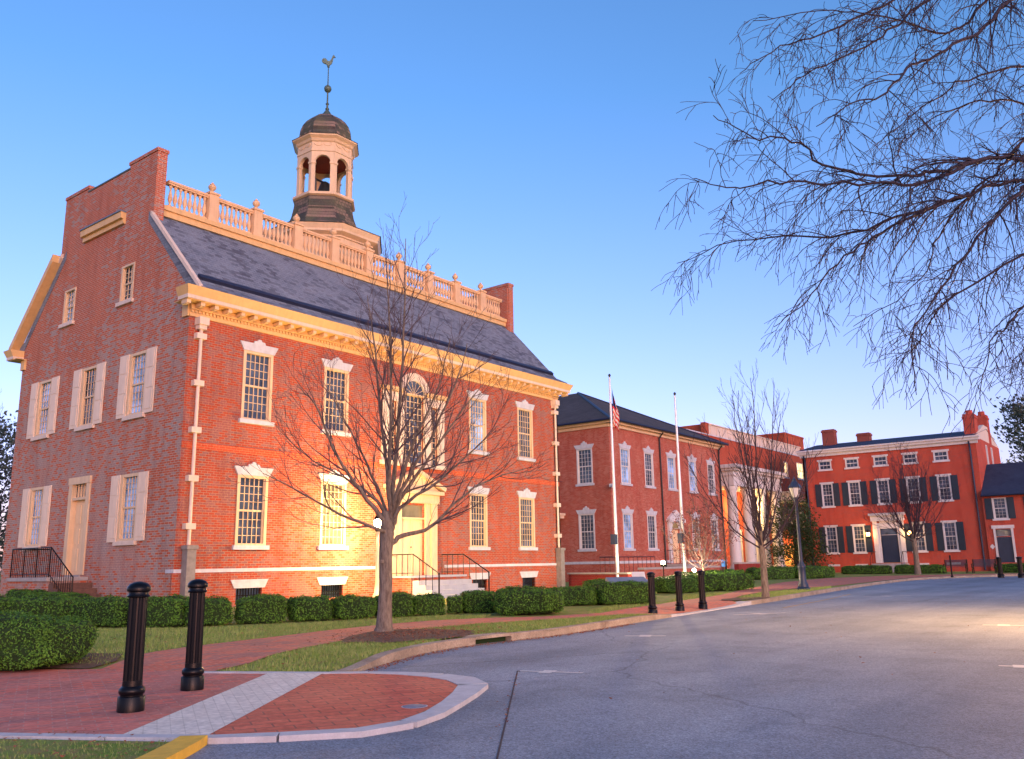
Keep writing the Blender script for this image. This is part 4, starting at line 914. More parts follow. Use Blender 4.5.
m.build('rail','black_iron',t)

def bollard(x, y, h, label, z, first=[None]):
    if first[0] is None:
        t = thing('bollard', (0,0,0), label, 'bollard', 'black fluted bollards'); m = MB()
        m.lathe([(.116,0),(.116,.135),(.112,.142),(.098,.147),(.098,.155),(.108,.165),(.113,.185),(.108,.208),(.095,.222),(.086,.23),(.084,.275)],seg=28); m.build('base','black_iron',t,True)
        m = MB(); N = 40; vs = []; fs = []
        for r,z_ in ((.082,.27),(.079,1.0)):
            for i in range(N): a = 2*math.pi*i/N; q = r*(1 if i%4 < 2 else .90); vs.append((q*math.cos(a),q*math.sin(a),z_))
        fs = [(i,(i+1)%N,N+(i+1)%N,N+i) for i in range(N)]; m.add(vs,fs); m.build('shaft','black_iron',t)
        m = MB(); m.lathe([(.083,.995),(.096,1.0),(.098,1.012),(.088,1.025),(.088,1.045),(.104,1.055),(.106,1.075),(.102,1.092),(.08,1.118),(.045,1.134),(0,1.14)],seg=28); m.build('cap','black_iron',t,True)
        first[0] = t
    else: t = copy_tree(first[0])
    t.location = (x,y,z); t.scale = (1,1,h/1.14); t['label'] = label; return t
bollard(-10.21,-16.45,1.14,'black fluted bollard nearest the camera, left of the pale crosswalk strip',.018)
bollard(-9.12,-15.68,1.13,'black fluted bollard just behind and right of the closest one',.028)
for (x,y,l) in ((4.2,-13.72,'left one of the three black bollards beyond the street tree'),(5.62,-13.7,'middle one of the three black bollards beyond the street tree'),(6.75,-13.78,'right one of the three black bollards, in front of the long clipped hedge')):
    bollard(x,y,.99,l,.03)
for (x,y,l) in ((40.9,-15.2,'black bollard before the annexe side door at the far right'),(40.5,-16.25,'black bollard cut by the right edge of the picture')):
    bollard(x,y,1.15,l,.06).scale = (1.5,1.5,1.0)
t = thing('sign_post', (41.5,-12.6,.08), 'thin black post beside the two blue benches', 'post'); m = MB(); m.tube([(0,0,0),(0,0,1.25)],.045,8); m.lathe([(.09,0),(.09,.05),(.05,.1)],seg=10); m.build('post','black_iron',t)

def post_lamp(x,y,lit,label,h=4.35,white=False):
    t = thing('street_lamp' if not white else 'garden_lamp',(x,y,.08),label,'street lamp'); k = h/4.35
    if white:
        m = MB(); m.lathe([(.15,0),(.15,.2),(.10,.3),(.075,.6),(.045,2.25),(.06,2.3),(.09,2.36)],seg=14); m.build('post','cream_pale',t,True)
        m = MB(); m.lathe([(.05,2.34),(.12,2.42),(.12,2.44)],seg=8); m.lathe([(.19,2.78),(.15,2.84),(.04,2.95),(.0,3.02)],seg=8); 
        for i in range(4): a = math.pi/4+i*math.pi/2; m.tube([(.11*math.cos(a),.11*math.sin(a),2.43),(.17*math.cos(a),.17*math.sin(a),2.79)],.01,4)
        ln = m.build('lantern','black_iron',t); zb = 2.58
        MB().lathe([(.09,-.12),(.115,-.1),(.145,.15),(.10,.19)],(0,0,zb),12).build('bulb','bulb',ln,True)
    else:
        m = MB(); m.lathe([(.26,0),(.26,.08),(.20,.14),(.20,.22),(.14,.34),(.13,.8),(.15,.86),(.15,.92),(.09,1.02),(.075,1.1)],seg=16); m.build('base','dark_blue_paint',t,True)
        m = MB(); m.lathe([(.07,1.08),(.05,3.2),(.07,3.24),(.07,3.3),(.10,3.45),(.12,3.5)],seg=14); m.build('post','dark_blue_paint',t,True)
        m = MB(); m.lathe([(.10,3.46),(.15,3.52),(.15,3.55)],seg=6); m.lathe([(.27,3.93),(.25,3.98),(.16,4.1),(.08,4.2),(.09,4.24),(.03,4.3),(.0,4.42)],seg=6)
        for i in range(6): a = i*math.pi/3; m.tube([(.13*math.cos(a),.13*math.sin(a),3.54),(.25*math.cos(a),.25*math.sin(a),3.95)],.012,4)
        ln = m.build('lantern','dark_blue_paint',t); zb = 3.75
        MB().lathe([(.125,3.56),(.235,3.92)],seg=6).build('lantern_glass','bulb' if lit else 'frosted',ln)
    if lit:
        l_ = bpy.data.lights.new('lamp_light','POINT'); l_.energy = lit; l_.color = (1,.60,.24) if white else (1,.50,.18) ; l_.shadow_soft_size = .18 if white else .42
        lo = bpy.data.objects.new('lamp_light',l_); COL.objects.link(lo); lo.parent = t; lo.location = (0,0,zb)
    return t
post_lamp(6.55,-1.8,3400,'lit lantern on a tapering cream post behind the trunk of the street tree',white=True)
post_lamp(19.3,-11.9,0,'unlit dark blue street lamp on a stout base beside the brick path')
post_lamp(5.5,-23.0,5000,'tall lit street lamp on the verge outside the right of the picture').scale = (1.4,1.4,1.7)

for x,y,h,l in ((19.6,-3.45,9.75,'taller white flagpole carrying the limp striped flag'),(21.6,-5.75,8.85,'bare white flagpole right of the flagpole with the flag')):
    t = thing('flagpole',(x,y,0),l,'flagpole','flagpoles'); m = MB(); m.lathe([(.085,0),(.08,2),(.042,h-.1),(.042,h)],seg=14); m.build('pole','pole_steel',t,True)
    m = MB(); m.lathe([(.03,h),(.03,h+.03),(.055,h+.06),(.065,h+.10),(.045,h+.15),(0,h+.18)],seg=12); m.build('finial','bronze',t,True)
    m = MB(); m.box(-.30,-.12,2.05,-.1,.12,2.5); m.build('cleat_box','dark_blue_paint',t)
    m = MB(); m.tube([(-.12,-.02,1.2),(-.13,-.02,h*.6),(-.06,0,h-.2)],.006,4); m.build('halyard','white',t)
# limp flag: hangs in folds from the taller pole
def flag():
    t = thing('flag',(19.6,-3.45,5.9),'limp red, white and blue striped flag hanging in folds on the taller flagpole','flag')
    U,V = 26,40; r = Vector((.62,-.78,0)); n_ = Vector((-.78,-.62,0))
    vs = []; cells = {}
    for j in range(V+1):
        for i in range(U+1):
            u = i/U; v = j/V
            wd = .10 + .20*math.sin(min(1,v*1.3)*math.pi*.75)
            q = r*(.09 + wd*u) + n_*(.09*math.sin(u*11+v*2.5)*(0.3+u)); z = 3.35 - v*1.75 - u*(.7)*(1-v*.55) - .05*math.sin(u*9+v*5)
            vs.append(q + Vector((0,0,z)))
    for j in range(V):
        for i in range(U):
            k = j*(U+1)+i; st = int(j/V*13); key = 'c' if (st < 6 and i/U < .5) else st; cells.setdefault(key,[]).append((k,k+1,k+U+2,k+U+1))
    for key,fs in cells.items():
        used = sorted({i for f in fs for i in f}); mp = {o_:n for n,o_ in enumerate(used)}; m = MB(); m.add([vs[i] for i in used],[tuple(mp[i] for i in f) for f in fs])
        m.build(*(('canton','flag_blue') if key == 'c' else ('red_stripe','flag_red') if key%2 == 0 else ('white_stripe','white')),t,True)
flag()

def flood(x,y,z,e,label):
    t = thing('flood_lamp',(x,y,0),label,'flood lamp','small lit lamps by the flagpoles'); m = MB(); m.tube([(0,0,0),(0,0,z-.1)],.025,6); m.lathe([(.02,z-.1),(.10,z-.08),(.12,z+.0),(.05,z+.0)],seg=10); m.build('housing','black_iron',t)
    MB().lathe([(.0,z+.0),(.05,z+.012),(.075,z+.05),(.08,z+.08),(.06,z+.125),(.0,z+.15)],seg=14).build('bulb','bulb_flood',t,True)
    l_ = bpy.data.lights.new('flood_light','POINT'); l_.energy = e; l_.color = (1,.72,.4); l_.shadow_soft_size = .1
    lo = bpy.data.objects.new('flood_light',l_); COL.objects.link(lo); lo.parent = t; lo.location = (0,0,z+.3)
flood(17.2,-7.05,1.15,500,'brighter small lit lamp glowing behind the middle far bollard')
flood(20.2,-6.9,.8,70,'fainter small lit lamp glowing right of the two flagpoles')
t = thing('notice_board',(15.0,-7.3,0),'small white notice board on posts behind the low hedge near the flagpoles','sign'); m = MB(); m.box(-.27,0,.55,.27,.04,.95); m.build('panel','white',t)
m = MB(); m.box(-.03,.042,0,.03,.09,.9); m.build('post','black_iron',t)
t.rotation_euler = (R(-20),0,R(-35))
t = thing('stone_marker',(8.9,-10.3,.1),'flat grey slanted stone marker standing in the hedge','stone marker'); m = MB(); m.hexa([(-.65,-.25,0),(.65,-.25,0),(.65,.3,0),(-.65,.3,0),(-.65,-.25,.55),(.65,-.25,.55),(.62,.3,.72),(-.62,.3,.72)]); m.build('slab','lead',t,bevel=.02); t.rotation_euler.z = R(-40)
t = thing('blue_sign',(21.0,-7.9,0),'small bright blue sign on a post beside the small red crape myrtle','sign'); m = MB(); m.box(-.08,0,1.0,.08,.03,1.3); m.build('panel','blue_plastic',t); m = MB(); m.tube([(0,.05,0),(0,.05,1.2)],.02,5); m.build('post','black_iron',t); t.rotation_euler.z = R(-45)

def bench(x,y,label,first=[None]):
    if first[0] is None:
        t = thing('park_bench',(0,0,0),label,'bench','blue slatted benches'); m = MB()
        for i in range(5): m.box(-.08-.1*i,-.75,.43,-.01-.1*i,.75,.46)
        m.build('seat','dark_blue_paint',t); m = MB()
        for i in range(6): m.box(.02+.012*i,-.75,.5+.075*i,.05+.012*i,.75,.555+.075*i)
        m.build('backrest','dark_blue_paint',t)
        for s in (-.7,.7):
            m = MB(); m.box(-.5,s-.03,0,-.44,s+.03,.62); m.box(.0,s-.03,0,.06,s+.03,.95); m.box(-.5,s-.03,.62,.05,s+.03,.66); m.box(-.5,s-.03,.38,.05,s+.03,.43); m.build('side_frame','black_iron',t)
        first[0] = t
    else: t = copy_tree(first[0])
    t.location = (x,y,.1); t['label'] = label; t.scale = (1,1,1.0)
bench(54.0,-10.35,'dark blue slatted bench on the left, nearer the house front door'); bench(54.0,-12.15,'dark blue slatted bench on the right, nearer the annexe door')

# ------------------------------------------------------------------ clipped hedges
HEDGES = [
(-7.3,-2.88,-6.44,-4.12,.68,1.0,'hedge block at the left picture edge before the side steps'),
(-6.27,-3.84,-5.45,-4.95,.63,.9,'hedge block left of the nearest bollard in the clipped row'),
(-5.50,-5.1,-5.02,-6.45,.62,.9,'hedge block showing just left of the nearest bollard top'),
(-5.0,-6.6,-4.35,-7.6,.62,.9,'hedge block between the two nearest bollards'),
(-4.25,-7.65,-3.3,-8.0,.56,.9,'hedge block right of the second bollard'),
(-3.25,-8.1,-2.3,-8.5,.57,.9,'hedge block under the left basement window'),
(-2.25,-8.55,-1.45,-8.95,.53,.9,'hedge block below the lit ground floor window'),
(-1.38,-8.97,-.5,-9.33,.52,.9,'hedge block just left of the street tree trunk'),
(-.4,-9.2,.35,-9.66,.53,.9,'hedge block just right of the street tree trunk'),
(.45,-9.5,1.15,-9.95,.48,.8,'hedge block left of the small one before the front steps'),
(1.35,-9.7,1.6,-10.0,.42,.6,'smallest narrow hedge block in front of the front steps'),
(1.75,-9.9,2.4,-10.5,.52,.9,'hedge block touching the large rounded bush'),
(1.2,-11.15,1.97,-12.6,.62,1.5,'large rounded box bush ending the front hedge row'),
(5.3,-9.6,6.05,-11.0,.50,1.1,'long low hedge right of the large rounded bush'),
(6.1,-11.1,7.55,-12.1,.60,1.1,'hedge block behind the left one of the three far bollards'),
(9.5,-8.4,10.8,-10.0,.62,1.6,'higher hedge rising behind the grey stone marker'),
(14.4,-8.53,15.6,-9.4,.60,1.2,'hedge block between the middle and right far bollards'),
(15.7,-8.7,18.9,-10.3,.72,1.3,'long dark hedge right of the three far bollards'),
(26,-4.6,28,-6.0,.70,1.2,'hedge seen over the long dark hedge near the portico'),
(35.4,-3.2,37.8,-4.9,.72,1.3,'hedge block left of the dark blue street lamp'),
(37.9,-5.0,40.2,-6.5,.73,1.3,'hedge block right of the dark blue street lamp'),
(52.2,-2.87,52.8,-6.3,.62,1.2,'distant hedge under the left windows of the shuttered house'),
(52.8,-6.45,53.2,-9.8,.62,1.2,'distant hedge left of the blue benches'),
(54.8,-12.5,54.4,-15.4,.6,1.2,'distant hedge before the annexe at the far right'),
(-10.4,-11.1,-9.2,-12.8,.71,1.25,'big rounded box bush in the left foreground'),
(-1.6,7.6,-1.9,5.0,.62,1.0,'low hedge directly before the side steps landing'),
(-2.4,4.6,-2.6,1.4,.55,1.0,'back hedge along the foot of the gable wall'),
]
def hedge(x0,y0,x1,y1,h,dp,label,seed):
    rn = random.Random(seed); a = Vector((x0,y0,0)); b = Vector((x1,y1,0)); d = (b-a).normalized(); n_ = Vector((-d.y,d.x,0)); 
    if n_.dot(Vector((14.5,24.2,0))+a) < 0: n_ = -n_
    lx = (b-a).length; c = (a+b)/2 + n_*dp/2; z0 = land(c.x,c.y)-.02
    dist = (c-Vector((-14.5,-24.2,0))).length
    ls = .021 if dist < 12 else .03 if dist < 20 else .042 if dist < 35 else .08
    t = thing('hedge',(c.x,c.y,z0),label,'hedge','clipped box hedges',math.atan2(d.y,d.x))
    hx,hy,hz = lx/2,dp/2,h/2; EX = 3.4 if 'rounded box bush' in label else 4.6+1.4*rn.random()
    def proj(X,Y,Z,grow=0):   # box surface point -> rounded clipped block
        k = (abs(X)**EX+abs(Y)**EX+abs(Z)**EX)**(-1/EX); X,Y,Z = X*k,Y*k,Z*k
        g = lambda w_: math.copysign(abs(w_)**4.5,w_); q = Vector((g(X)/hx,g(Y)/hy,g(Z)/hz)).normalized()
        p = Vector((X*hx,Y*hy,Z*hz+hz)); sc = noise.noise(p*2.3+Vector((seed*3.7,0,0)))*.075+noise.noise(p*7+Vector((0,seed,0)))*.035
        return p+q*(sc+grow), q
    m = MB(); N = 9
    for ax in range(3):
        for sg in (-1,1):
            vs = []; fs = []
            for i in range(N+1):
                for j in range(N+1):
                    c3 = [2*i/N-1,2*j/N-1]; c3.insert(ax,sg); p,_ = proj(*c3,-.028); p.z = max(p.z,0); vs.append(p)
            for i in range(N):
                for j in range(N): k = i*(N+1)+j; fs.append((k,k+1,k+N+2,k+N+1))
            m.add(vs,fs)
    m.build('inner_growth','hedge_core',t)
    m = MB(); areas = [dp*h,dp*h,lx*h,lx*h,lx*dp]; N = int(min(20000, sum(areas)/(ls*ls)*1.5))
    for _ in range(N):
        k = rn.choices((0,1,2,3,4),areas)[0]; a_,b_ = rn.uniform(-1,1),rn.uniform(-1,1)
        X,Y,Z = ((1,a_,b_),(-1,a_,b_),(a_,1,b_),(a_,-1,b_),(a_,b_,1))[k]
        p,q = proj(X,Y,Z,rn.uniform(-.035,.015))
        if p.z < .01: continue
        nn = (q+Vector((rn.gauss(0,.5),rn.gauss(0,.5),rn.gauss(.15,.5)))).normalized(); t1 = nn.orthogonal().normalized(); t1 = (Matrix.Rotation(rn.uniform(0,6.28),3,nn) @ t1); t2 = nn.cross(t1)
        s1,s2 = ls*rn.uniform(.7,1.3), ls*rn.uniform(.4,.75)
        m.add([p-t1*s1*.6,p+t2*s2*.5,p+t1*s1*.7,p-t2*s2*.5],[(0,1,2,3)])
    m.build('foliage','box_leaf',t)
for i,hh in enumerate(HEDGES): hedge(*hh,i+1)

# ------------------------------------------------------------------ bare trees
def grow(mb_list, pts, r0, r1, lvl, P, rn):
    """tapered limb plus its side shoots; P: per-level settings"""
    n_ = len(pts); rad = [r0+(r1-r0)*(i/(n_-1))**.8 for i in range(n_)]
    mb_list.append((pts, rad, lvl))
    if lvl >= P['levels']: return
    L = sum((pts[i+1]-pts[i]).length for i in range(n_-1))
    sp = P['gap'][lvl]; s = P['start'][lvl]*L; k = 0
    while s < L*.98:
        # locate
        acc = 0; i = 0
        while i < n_-2 and acc+(pts[i+1]-pts[i]).length < s: acc += (pts[i+1]-pts[i]).length; i += 1
        f_ = (s-acc)/max(1e-6,(pts[i+1]-pts[i]).length); p = pts[i].lerp(pts[i+1],min(1,f_)); tg = (pts[i+1]-pts[i]).normalized(); rr = rad[i]+(rad[i+1]-rad[i])*min(1,f_)
        ang = R(rn.uniform(*P['ang'])); ax = tg.orthogonal().normalized(); ax = Matrix.Rotation(k*2.4+rn.uniform(-.6,.6),3,tg) @ ax
        d = (tg*math.cos(ang)+ax*math.sin(ang)).normalized()
        ln = P['len'][lvl]*(1-.55*s/L)*rn.uniform(.6,1.25); ln = min(ln, L*.8)
        segs = P['segs'][lvl]; q = [p]; dd = d
        for j in range(segs):
            dd = (dd + Vector((rn.gauss(0,1),rn.gauss(0,1),rn.gauss(0,1)))*P['wob'] + Vector((0,0,P['trop']))*(1+j*.3)).normalized(); q.append(q[-1]+dd*ln/segs)
        cr = max(P['rmin'], min(rr*.62, rr*.35+ln*.006)); grow(mb_list, q, cr, P['rmin']*.8, lvl+1, P, rn)
        s += sp*rn.uniform(.6,1.4); k += 1
def tubes(lst, lo, hi):
    m = MB()
    for pts,rad,lvl in lst:
        if lo <= lvl <= hi: m.tube(pts, rad, 7 if lvl == 0 else 5 if lvl == 1 else 3)
    return m
def subdiv(pts, n_, rn, wob):
    """smooth a traced limb and roughen it a little"""
    out = []
    P_ = [pts[0]]+pts+[pts[-1]]
    for i in range(1,len(P_)-2):
        a,b,c,d = P_[i-1],P_[i],P_[i+1],P_[i+2]
        for k in range(n_):
            t = k/n_; out.append(.5*((2*b)+(c-a)*t+(2*a-5*b+4*c-d)*t*t+(3*b-a-3*c+d)*t**3)+Vector((rn.gauss(0,wob),rn.gauss(0,wob),rn.gauss(0,wob))))
    out.append(pts[-1]); return out
# limbs of the two nearest trees, as points in metres
MAIN= [[(-3.29, -12.48, 1.83), (-3.55, -12.59, 1.9), (-4.25, -12.21, 2.2), (-4.89, -11.92, 2.57), (-5.47, -11.7, 2.85)], [(-3.29, -12.51, 1.9), (-3.49, -12.51, 2.17), (-3.94, -12.3, 2.75), (-4.34, -12.16, 3.36), (-4.72, -12.1, 4.11), (-5.02, -11.98, 4.39)], [(-3.29, -12.54, 1.98), (-3.16, -12.28, 2.32), (-3.26, -11.9, 3.15), (-3.43, -11.44, 4.02), (-3.6, -10.97, 4.84)], [(-3.29, -12.56, 2.06), (-3.29, -12.51, 2.62), (-3.52, -12.51, 4.22), (-3.69, -12.48, 5.44), (-3.79, -12.39, 6.29)], [(-3.26, -12.57, 1.98), (-3.34, -12.69, 2.6), (-3.51, -13.01, 4.15), (-3.71, -13.3, 5.71), (-3.91, -13.52, 7.11)], [(-3.27, -12.59, 2.06), (-3.47, -12.93, 2.58), (-3.6, -13.49, 3.46), (-3.67, -14.08, 4.23), (-3.85, -14.55, 5.05)], [(-3.25, -12.58, 1.98), (-3.04, -12.56, 2.47), (-2.67, -12.81, 3.12), (-2.24, -13.2, 3.96), (-1.79, -13.6, 4.74)], [(-3.24, -12.57, 1.9), (-3.32, -12.85, 2.28), (-3.09, -13.54, 2.72), (-2.94, -14.14, 3.15), (-2.81, -14.73, 3.64)], [(-3.21, -12.52, 1.66), (-2.98, -12.57, 1.79), (-2.53, -12.91, 1.98), (-2.17, -13.25, 2.47), (-1.69, -13.71, 2.87), (-1.11, -14.22, 3.08)], [(-3.25, -12.53, 1.83), (-3.27, -12.41, 2.23), (-3.46, -12.07, 2.64), (-3.74, -11.6, 2.98), (-4.06, -11.08, 3.32), (-4.42, -10.6, 3.92)], [(-3.24, -12.55, 1.83), (-3.63, -12.87, 2.89), (-4.05, -13.33, 4.43), (-4.43, -13.66, 5.48), (-4.77, -13.94, 6.2)], [(-3.24, -12.57, 1.9), (-3.17, -12.74, 2.61), (-2.91, -13.26, 3.63), (-2.71, -13.74, 4.74), (-2.63, -13.88, 5.32)]]
OVER= [[(2.55, -25.64, 7.01), (1.15, -24.34, 6.9), (-0.26, -23.07, 6.95), (-1.06, -22.56, 6.91), (-1.84, -21.99, 6.58), (-2.43, -21.69, 6.37), (-3.38, -21.0, 6.37), (-4.06, -20.73, 6.56), (-4.68, -20.45, 6.48), (-5.31, -20.21, 6.59)], [(-1.53, -22.62, 6.72), (-2.24, -21.91, 6.3), (-2.73, -21.61, 6.18), (-3.46, -21.0, 6.1), (-4.18, -20.42, 6.05), (-4.7, -20.06, 5.91), (-5.17, -19.82, 5.92)], [(2.55, -25.64, 7.01), (0.88, -24.01, 6.82), (-0.3, -23.04, 6.65), (-0.89, -22.73, 6.25), (-1.54, -22.21, 5.47), (-2.09, -21.84, 4.72), (-2.58, -21.59, 4.08), (-2.82, -21.59, 3.27)], [(0.28, -23.45, 6.73), (-0.58, -22.59, 6.64), (-1.37, -21.7, 6.21), (-1.95, -21.08, 5.79), (-2.39, -20.66, 5.37), (-2.75, -20.28, 4.81), (-3.12, -19.93, 4.41)], [(-0.88, -22.2, 6.48), (-1.3, -21.55, 6.28), (-1.99, -20.5, 5.93), (-2.69, -19.57, 5.96), (-3.31, -18.61, 5.6)], [(2.21, -25.96, 9.19), (0.47, -24.38, 9.32), (-0.71, -23.5, 9.42), (-1.37, -23.14, 9.04), (-1.96, -22.76, 8.39), (-2.65, -22.31, 7.9), (-3.24, -22.02, 7.5), (-3.72, -21.83, 6.98), (-4.31, -21.59, 6.7), (-4.89, -21.3, 6.24)], [(0.52, -24.95, 11.08), (-0.87, -23.25, 9.98), (-1.88, -22.15, 9.21), (-2.38, -21.79, 8.67), (-2.93, -21.39, 8.19), (-3.59, -20.84, 7.72), (-4.08, -20.51, 7.23)], [(-0.26, -24.37, 11.34), (-1.65, -22.31, 9.8), (-2.2, -21.64, 9.18), (-2.77, -21.02, 8.72), (-3.35, -20.44, 8.41), (-3.78, -19.99, 7.97)], [(2.26, -25.91, 8.86), (0.73, -24.28, 8.69), (-0.31, -23.27, 8.49), (-1.17, -22.45, 8.15), (-1.74, -21.95, 7.66), (-2.28, -21.45, 7.11)], [(2.64, -25.56, 6.45), (0.97, -23.9, 6.03), (-0.09, -22.8, 5.0), (-0.74, -22.42, 4.45), (-1.26, -22.27, 4.14), (-1.66, -22.12, 3.36)], [(2.39, -25.79, 8.06), (1.09, -24.2, 8.26), (0.36, -23.2, 8.12), (-0.16, -22.57, 8.21), (-0.63, -21.88, 7.98), (-0.96, -21.29, 7.51)], [(2.45, -25.73, 7.66), (0.99, -24.14, 7.78), (0.06, -23.11, 7.58), (-0.36, -22.59, 6.98), (-0.75, -22.18, 6.54), (-1.09, -21.75, 5.88), (-1.29, -21.51, 5.23), (-1.94, -20.66, 4.53)], [(2.67, -25.54, 6.29), (1.58, -24.17, 5.79), (0.83, -23.19, 5.14), (0.46, -22.75, 4.64), (0.37, -22.5, 3.68)], [(2.32, -25.47, 5.94), (1.11, -24.12, 5.34), (0.2, -23.22, 4.9), (-0.33, -22.74, 4.32), (-0.79, -22.42, 3.9)], [(2.49, -25.57, 6.57), (1.35, -24.26, 6.39), (0.46, -23.2, 5.97), (-0.29, -22.25, 5.4), (-0.84, -21.58, 4.83), (-1.06, -21.37, 4.42), (-1.33, -21.1, 4.02)], [(1.31, -25.63, 5.36), (0.41, -24.71, 5.1), (-0.43, -23.78, 4.56), (-0.9, -23.33, 4.03)], [(2.5, -26.07, 9.86), (1.37, -24.67, 9.3), (0.61, -23.64, 8.43), (0.17, -23.01, 7.57), (-0.05, -22.75, 6.87)], [(3.46, -26.28, 8.83), (2.22, -24.85, 8.33), (1.34, -23.72, 7.43), (0.75, -22.93, 6.38), (0.45, -22.58, 5.52)], [(2.64, -26.19, 10.65), (1.26, -24.79, 10.13), (0.37, -23.91, 9.29), (-0.27, -23.3, 8.33)], [(3.66, -26.09, 7.56), (2.62, -24.83, 6.83), (1.66, -23.65, 6.03), (1.17, -23.0, 5.0)], [(1.58, -26.17, 8.77), (0.7, -25.16, 8.15), (-0.09, -24.11, 7.09), (-0.5, -23.57, 6.14)], [(1.63, -25.38, 9.68), (0.3, -24.15, 10.05), (-0.68, -23.21, 9.93), (-1.22, -22.56, 9.03), (-1.7, -22.2, 8.76), (-2.42, -21.67, 8.87), (-3.1, -21.14, 8.82), (-3.96, -20.31, 8.57)]]
MAINO = Vector((0,0,0))
def street_tree():
    base = Vector((-3.4,-12.55,.09)); t = thing('bare_tree',base,'nearest bare young street tree with fanned branches before the cream lamp','tree','bare street trees')
    rn = random.Random(7); lst = []
    P = dict(levels=3,gap=[.24,.21,.19],start=[.20,.15,.2],ang=(20,45),len=[1.55,.75,.36],segs=[7,5,3],wob=.09,trop=.06,rmin=.0034)
    o0 = MAINO
    for i,l_ in enumerate(MAIN):
        pts = [Vector(q)+o0-base for q in l_]; pts = subdiv(pts,4,rn,.008); r0 = .062 if i in (1,4,6) else .048
        if i == 8: r0 = .058
        grow(lst,pts,r0,.006,0,P,rn)
    m = MB(); tp = [(0,0,-.1),(0,0,.02),(.01,0,.12),(.02,.0,.4),(.035,0,.9),(.03,.01,1.35),(.05,.0,1.75),(.06,.01,2.15)]; m.tube(tp,[.24,.19,.15,.125,.118,.118,.13,.10],14); m.lathe([(.0,-.035),(.035,-.03),(.045,0),(.035,.03),(0,.035)],(-.10,-.03,1.25),8)
    m.build('trunk','bark',t,True)
    tubes(lst,0,0).build('limbs','bark',t,True); tubes(lst,1,9).build('twigs','twig',t)
street_tree()
def vase_tree(loc,H,Rr,label,seed,trunk_h,nl=11,r0=.13,lean=(0,0),grp='bare street trees',P=None,name='bare_tree',mats=('bark','twig_dark')):
    t = thing(name,loc,label,'tree',grp); rn = random.Random(seed); lst = []
    P = P or dict(levels=3,gap=[.36,.30,.28],start=[.15,.2,.25],ang=(20,45),len=[1.7*Rr/2.6,.8*Rr/2.6,.4*Rr/2.6],segs=[5,4,3],wob=.09,trop=.10,rmin=.0075)
    for i in range(nl):
        a = i*2.399+rn.uniform(-.3,.3); e = (i+.5)/nl; out = Rr*(1.0-.9*e)*rn.uniform(.85,1.1); z0 = trunk_h*(.82+.25*e); zt = trunk_h+(H-trunk_h)*(.35+.63*e)
        p0 = Vector((0,0,z0)); pts = []
        for k in range(8): s = k/7; rr = out*(s**.75); pts.append(Vector((lean[0]*s+rr*math.cos(a),lean[1]*s+rr*math.sin(a),z0+(zt-z0)*s**1.15))+Vector((rn.gauss(0,.03),rn.gauss(0,.03),0)))
        grow(lst,pts,r0*.34*(.7+.5*e),.008,0,P,rn)
    m = MB(); m.tube([(0,0,-.05),(0,0,.1),(0,0,.5),(.02,0,trunk_h*.6),(.0,.02,trunk_h),(lean[0]*.2,lean[1]*.2,trunk_h*1.25)],[r0*1.5,r0*1.15,r0,r0*.9,r0*.85,r0*.5],12); m.build('trunk',mats[0],t,True)
    tubes(lst,0,0).build('limbs',mats[1],t,True); tubes(lst,1,9).build('twigs',mats[1],t)
    return t,lst
vase_tree((11.75,-13.45,.09),7.1,2.7,'bare street tree left of the dark blue street lamp, before the portico',21,1.75,13,.105,lean=(0,0),P=dict(levels=3,gap=[.34,.28,.28],start=[.12,.2,.25],ang=(16,40),len=[1.6,.75,.34],segs=[5,4,3],wob=.07,trop=.10,rmin=.0048))
vase_tree((50.2,-8.69,.08),8.6,3.6,'bare street tree standing in front of the shuttered house door',33,2.6,12,.19)
t,lst = vase_tree((20.9,-7.0,.05),3.9,2.0,'small crape myrtle with reddish seed heads beside the bare flagpole',44,1.0,12,.05,grp='bare ornamental trees',name='crape_myrtle',mats=('bark','twig'))
rn = random.Random(5); m = MB()
for pts,rad,lvl in lst:
    if lvl >= 2 and rn.random() < .8:
        for _ in range(7):
            p = pts[-1]+Vector((rn.gauss(0,.07),rn.gauss(0,.07),rn.gauss(0,.07))); s = rn.uniform(.02,.045); a = Vector((rn.gauss(0,1),rn.gauss(0,1),rn.gauss(0,1))).normalized(); b = a.orthogonal().normalized(); m.add([p-a*s,p+b*s,p+a*s,p-b*s],[(0,1,2,3)])
stuff(m.build('seed_heads','seed',t))
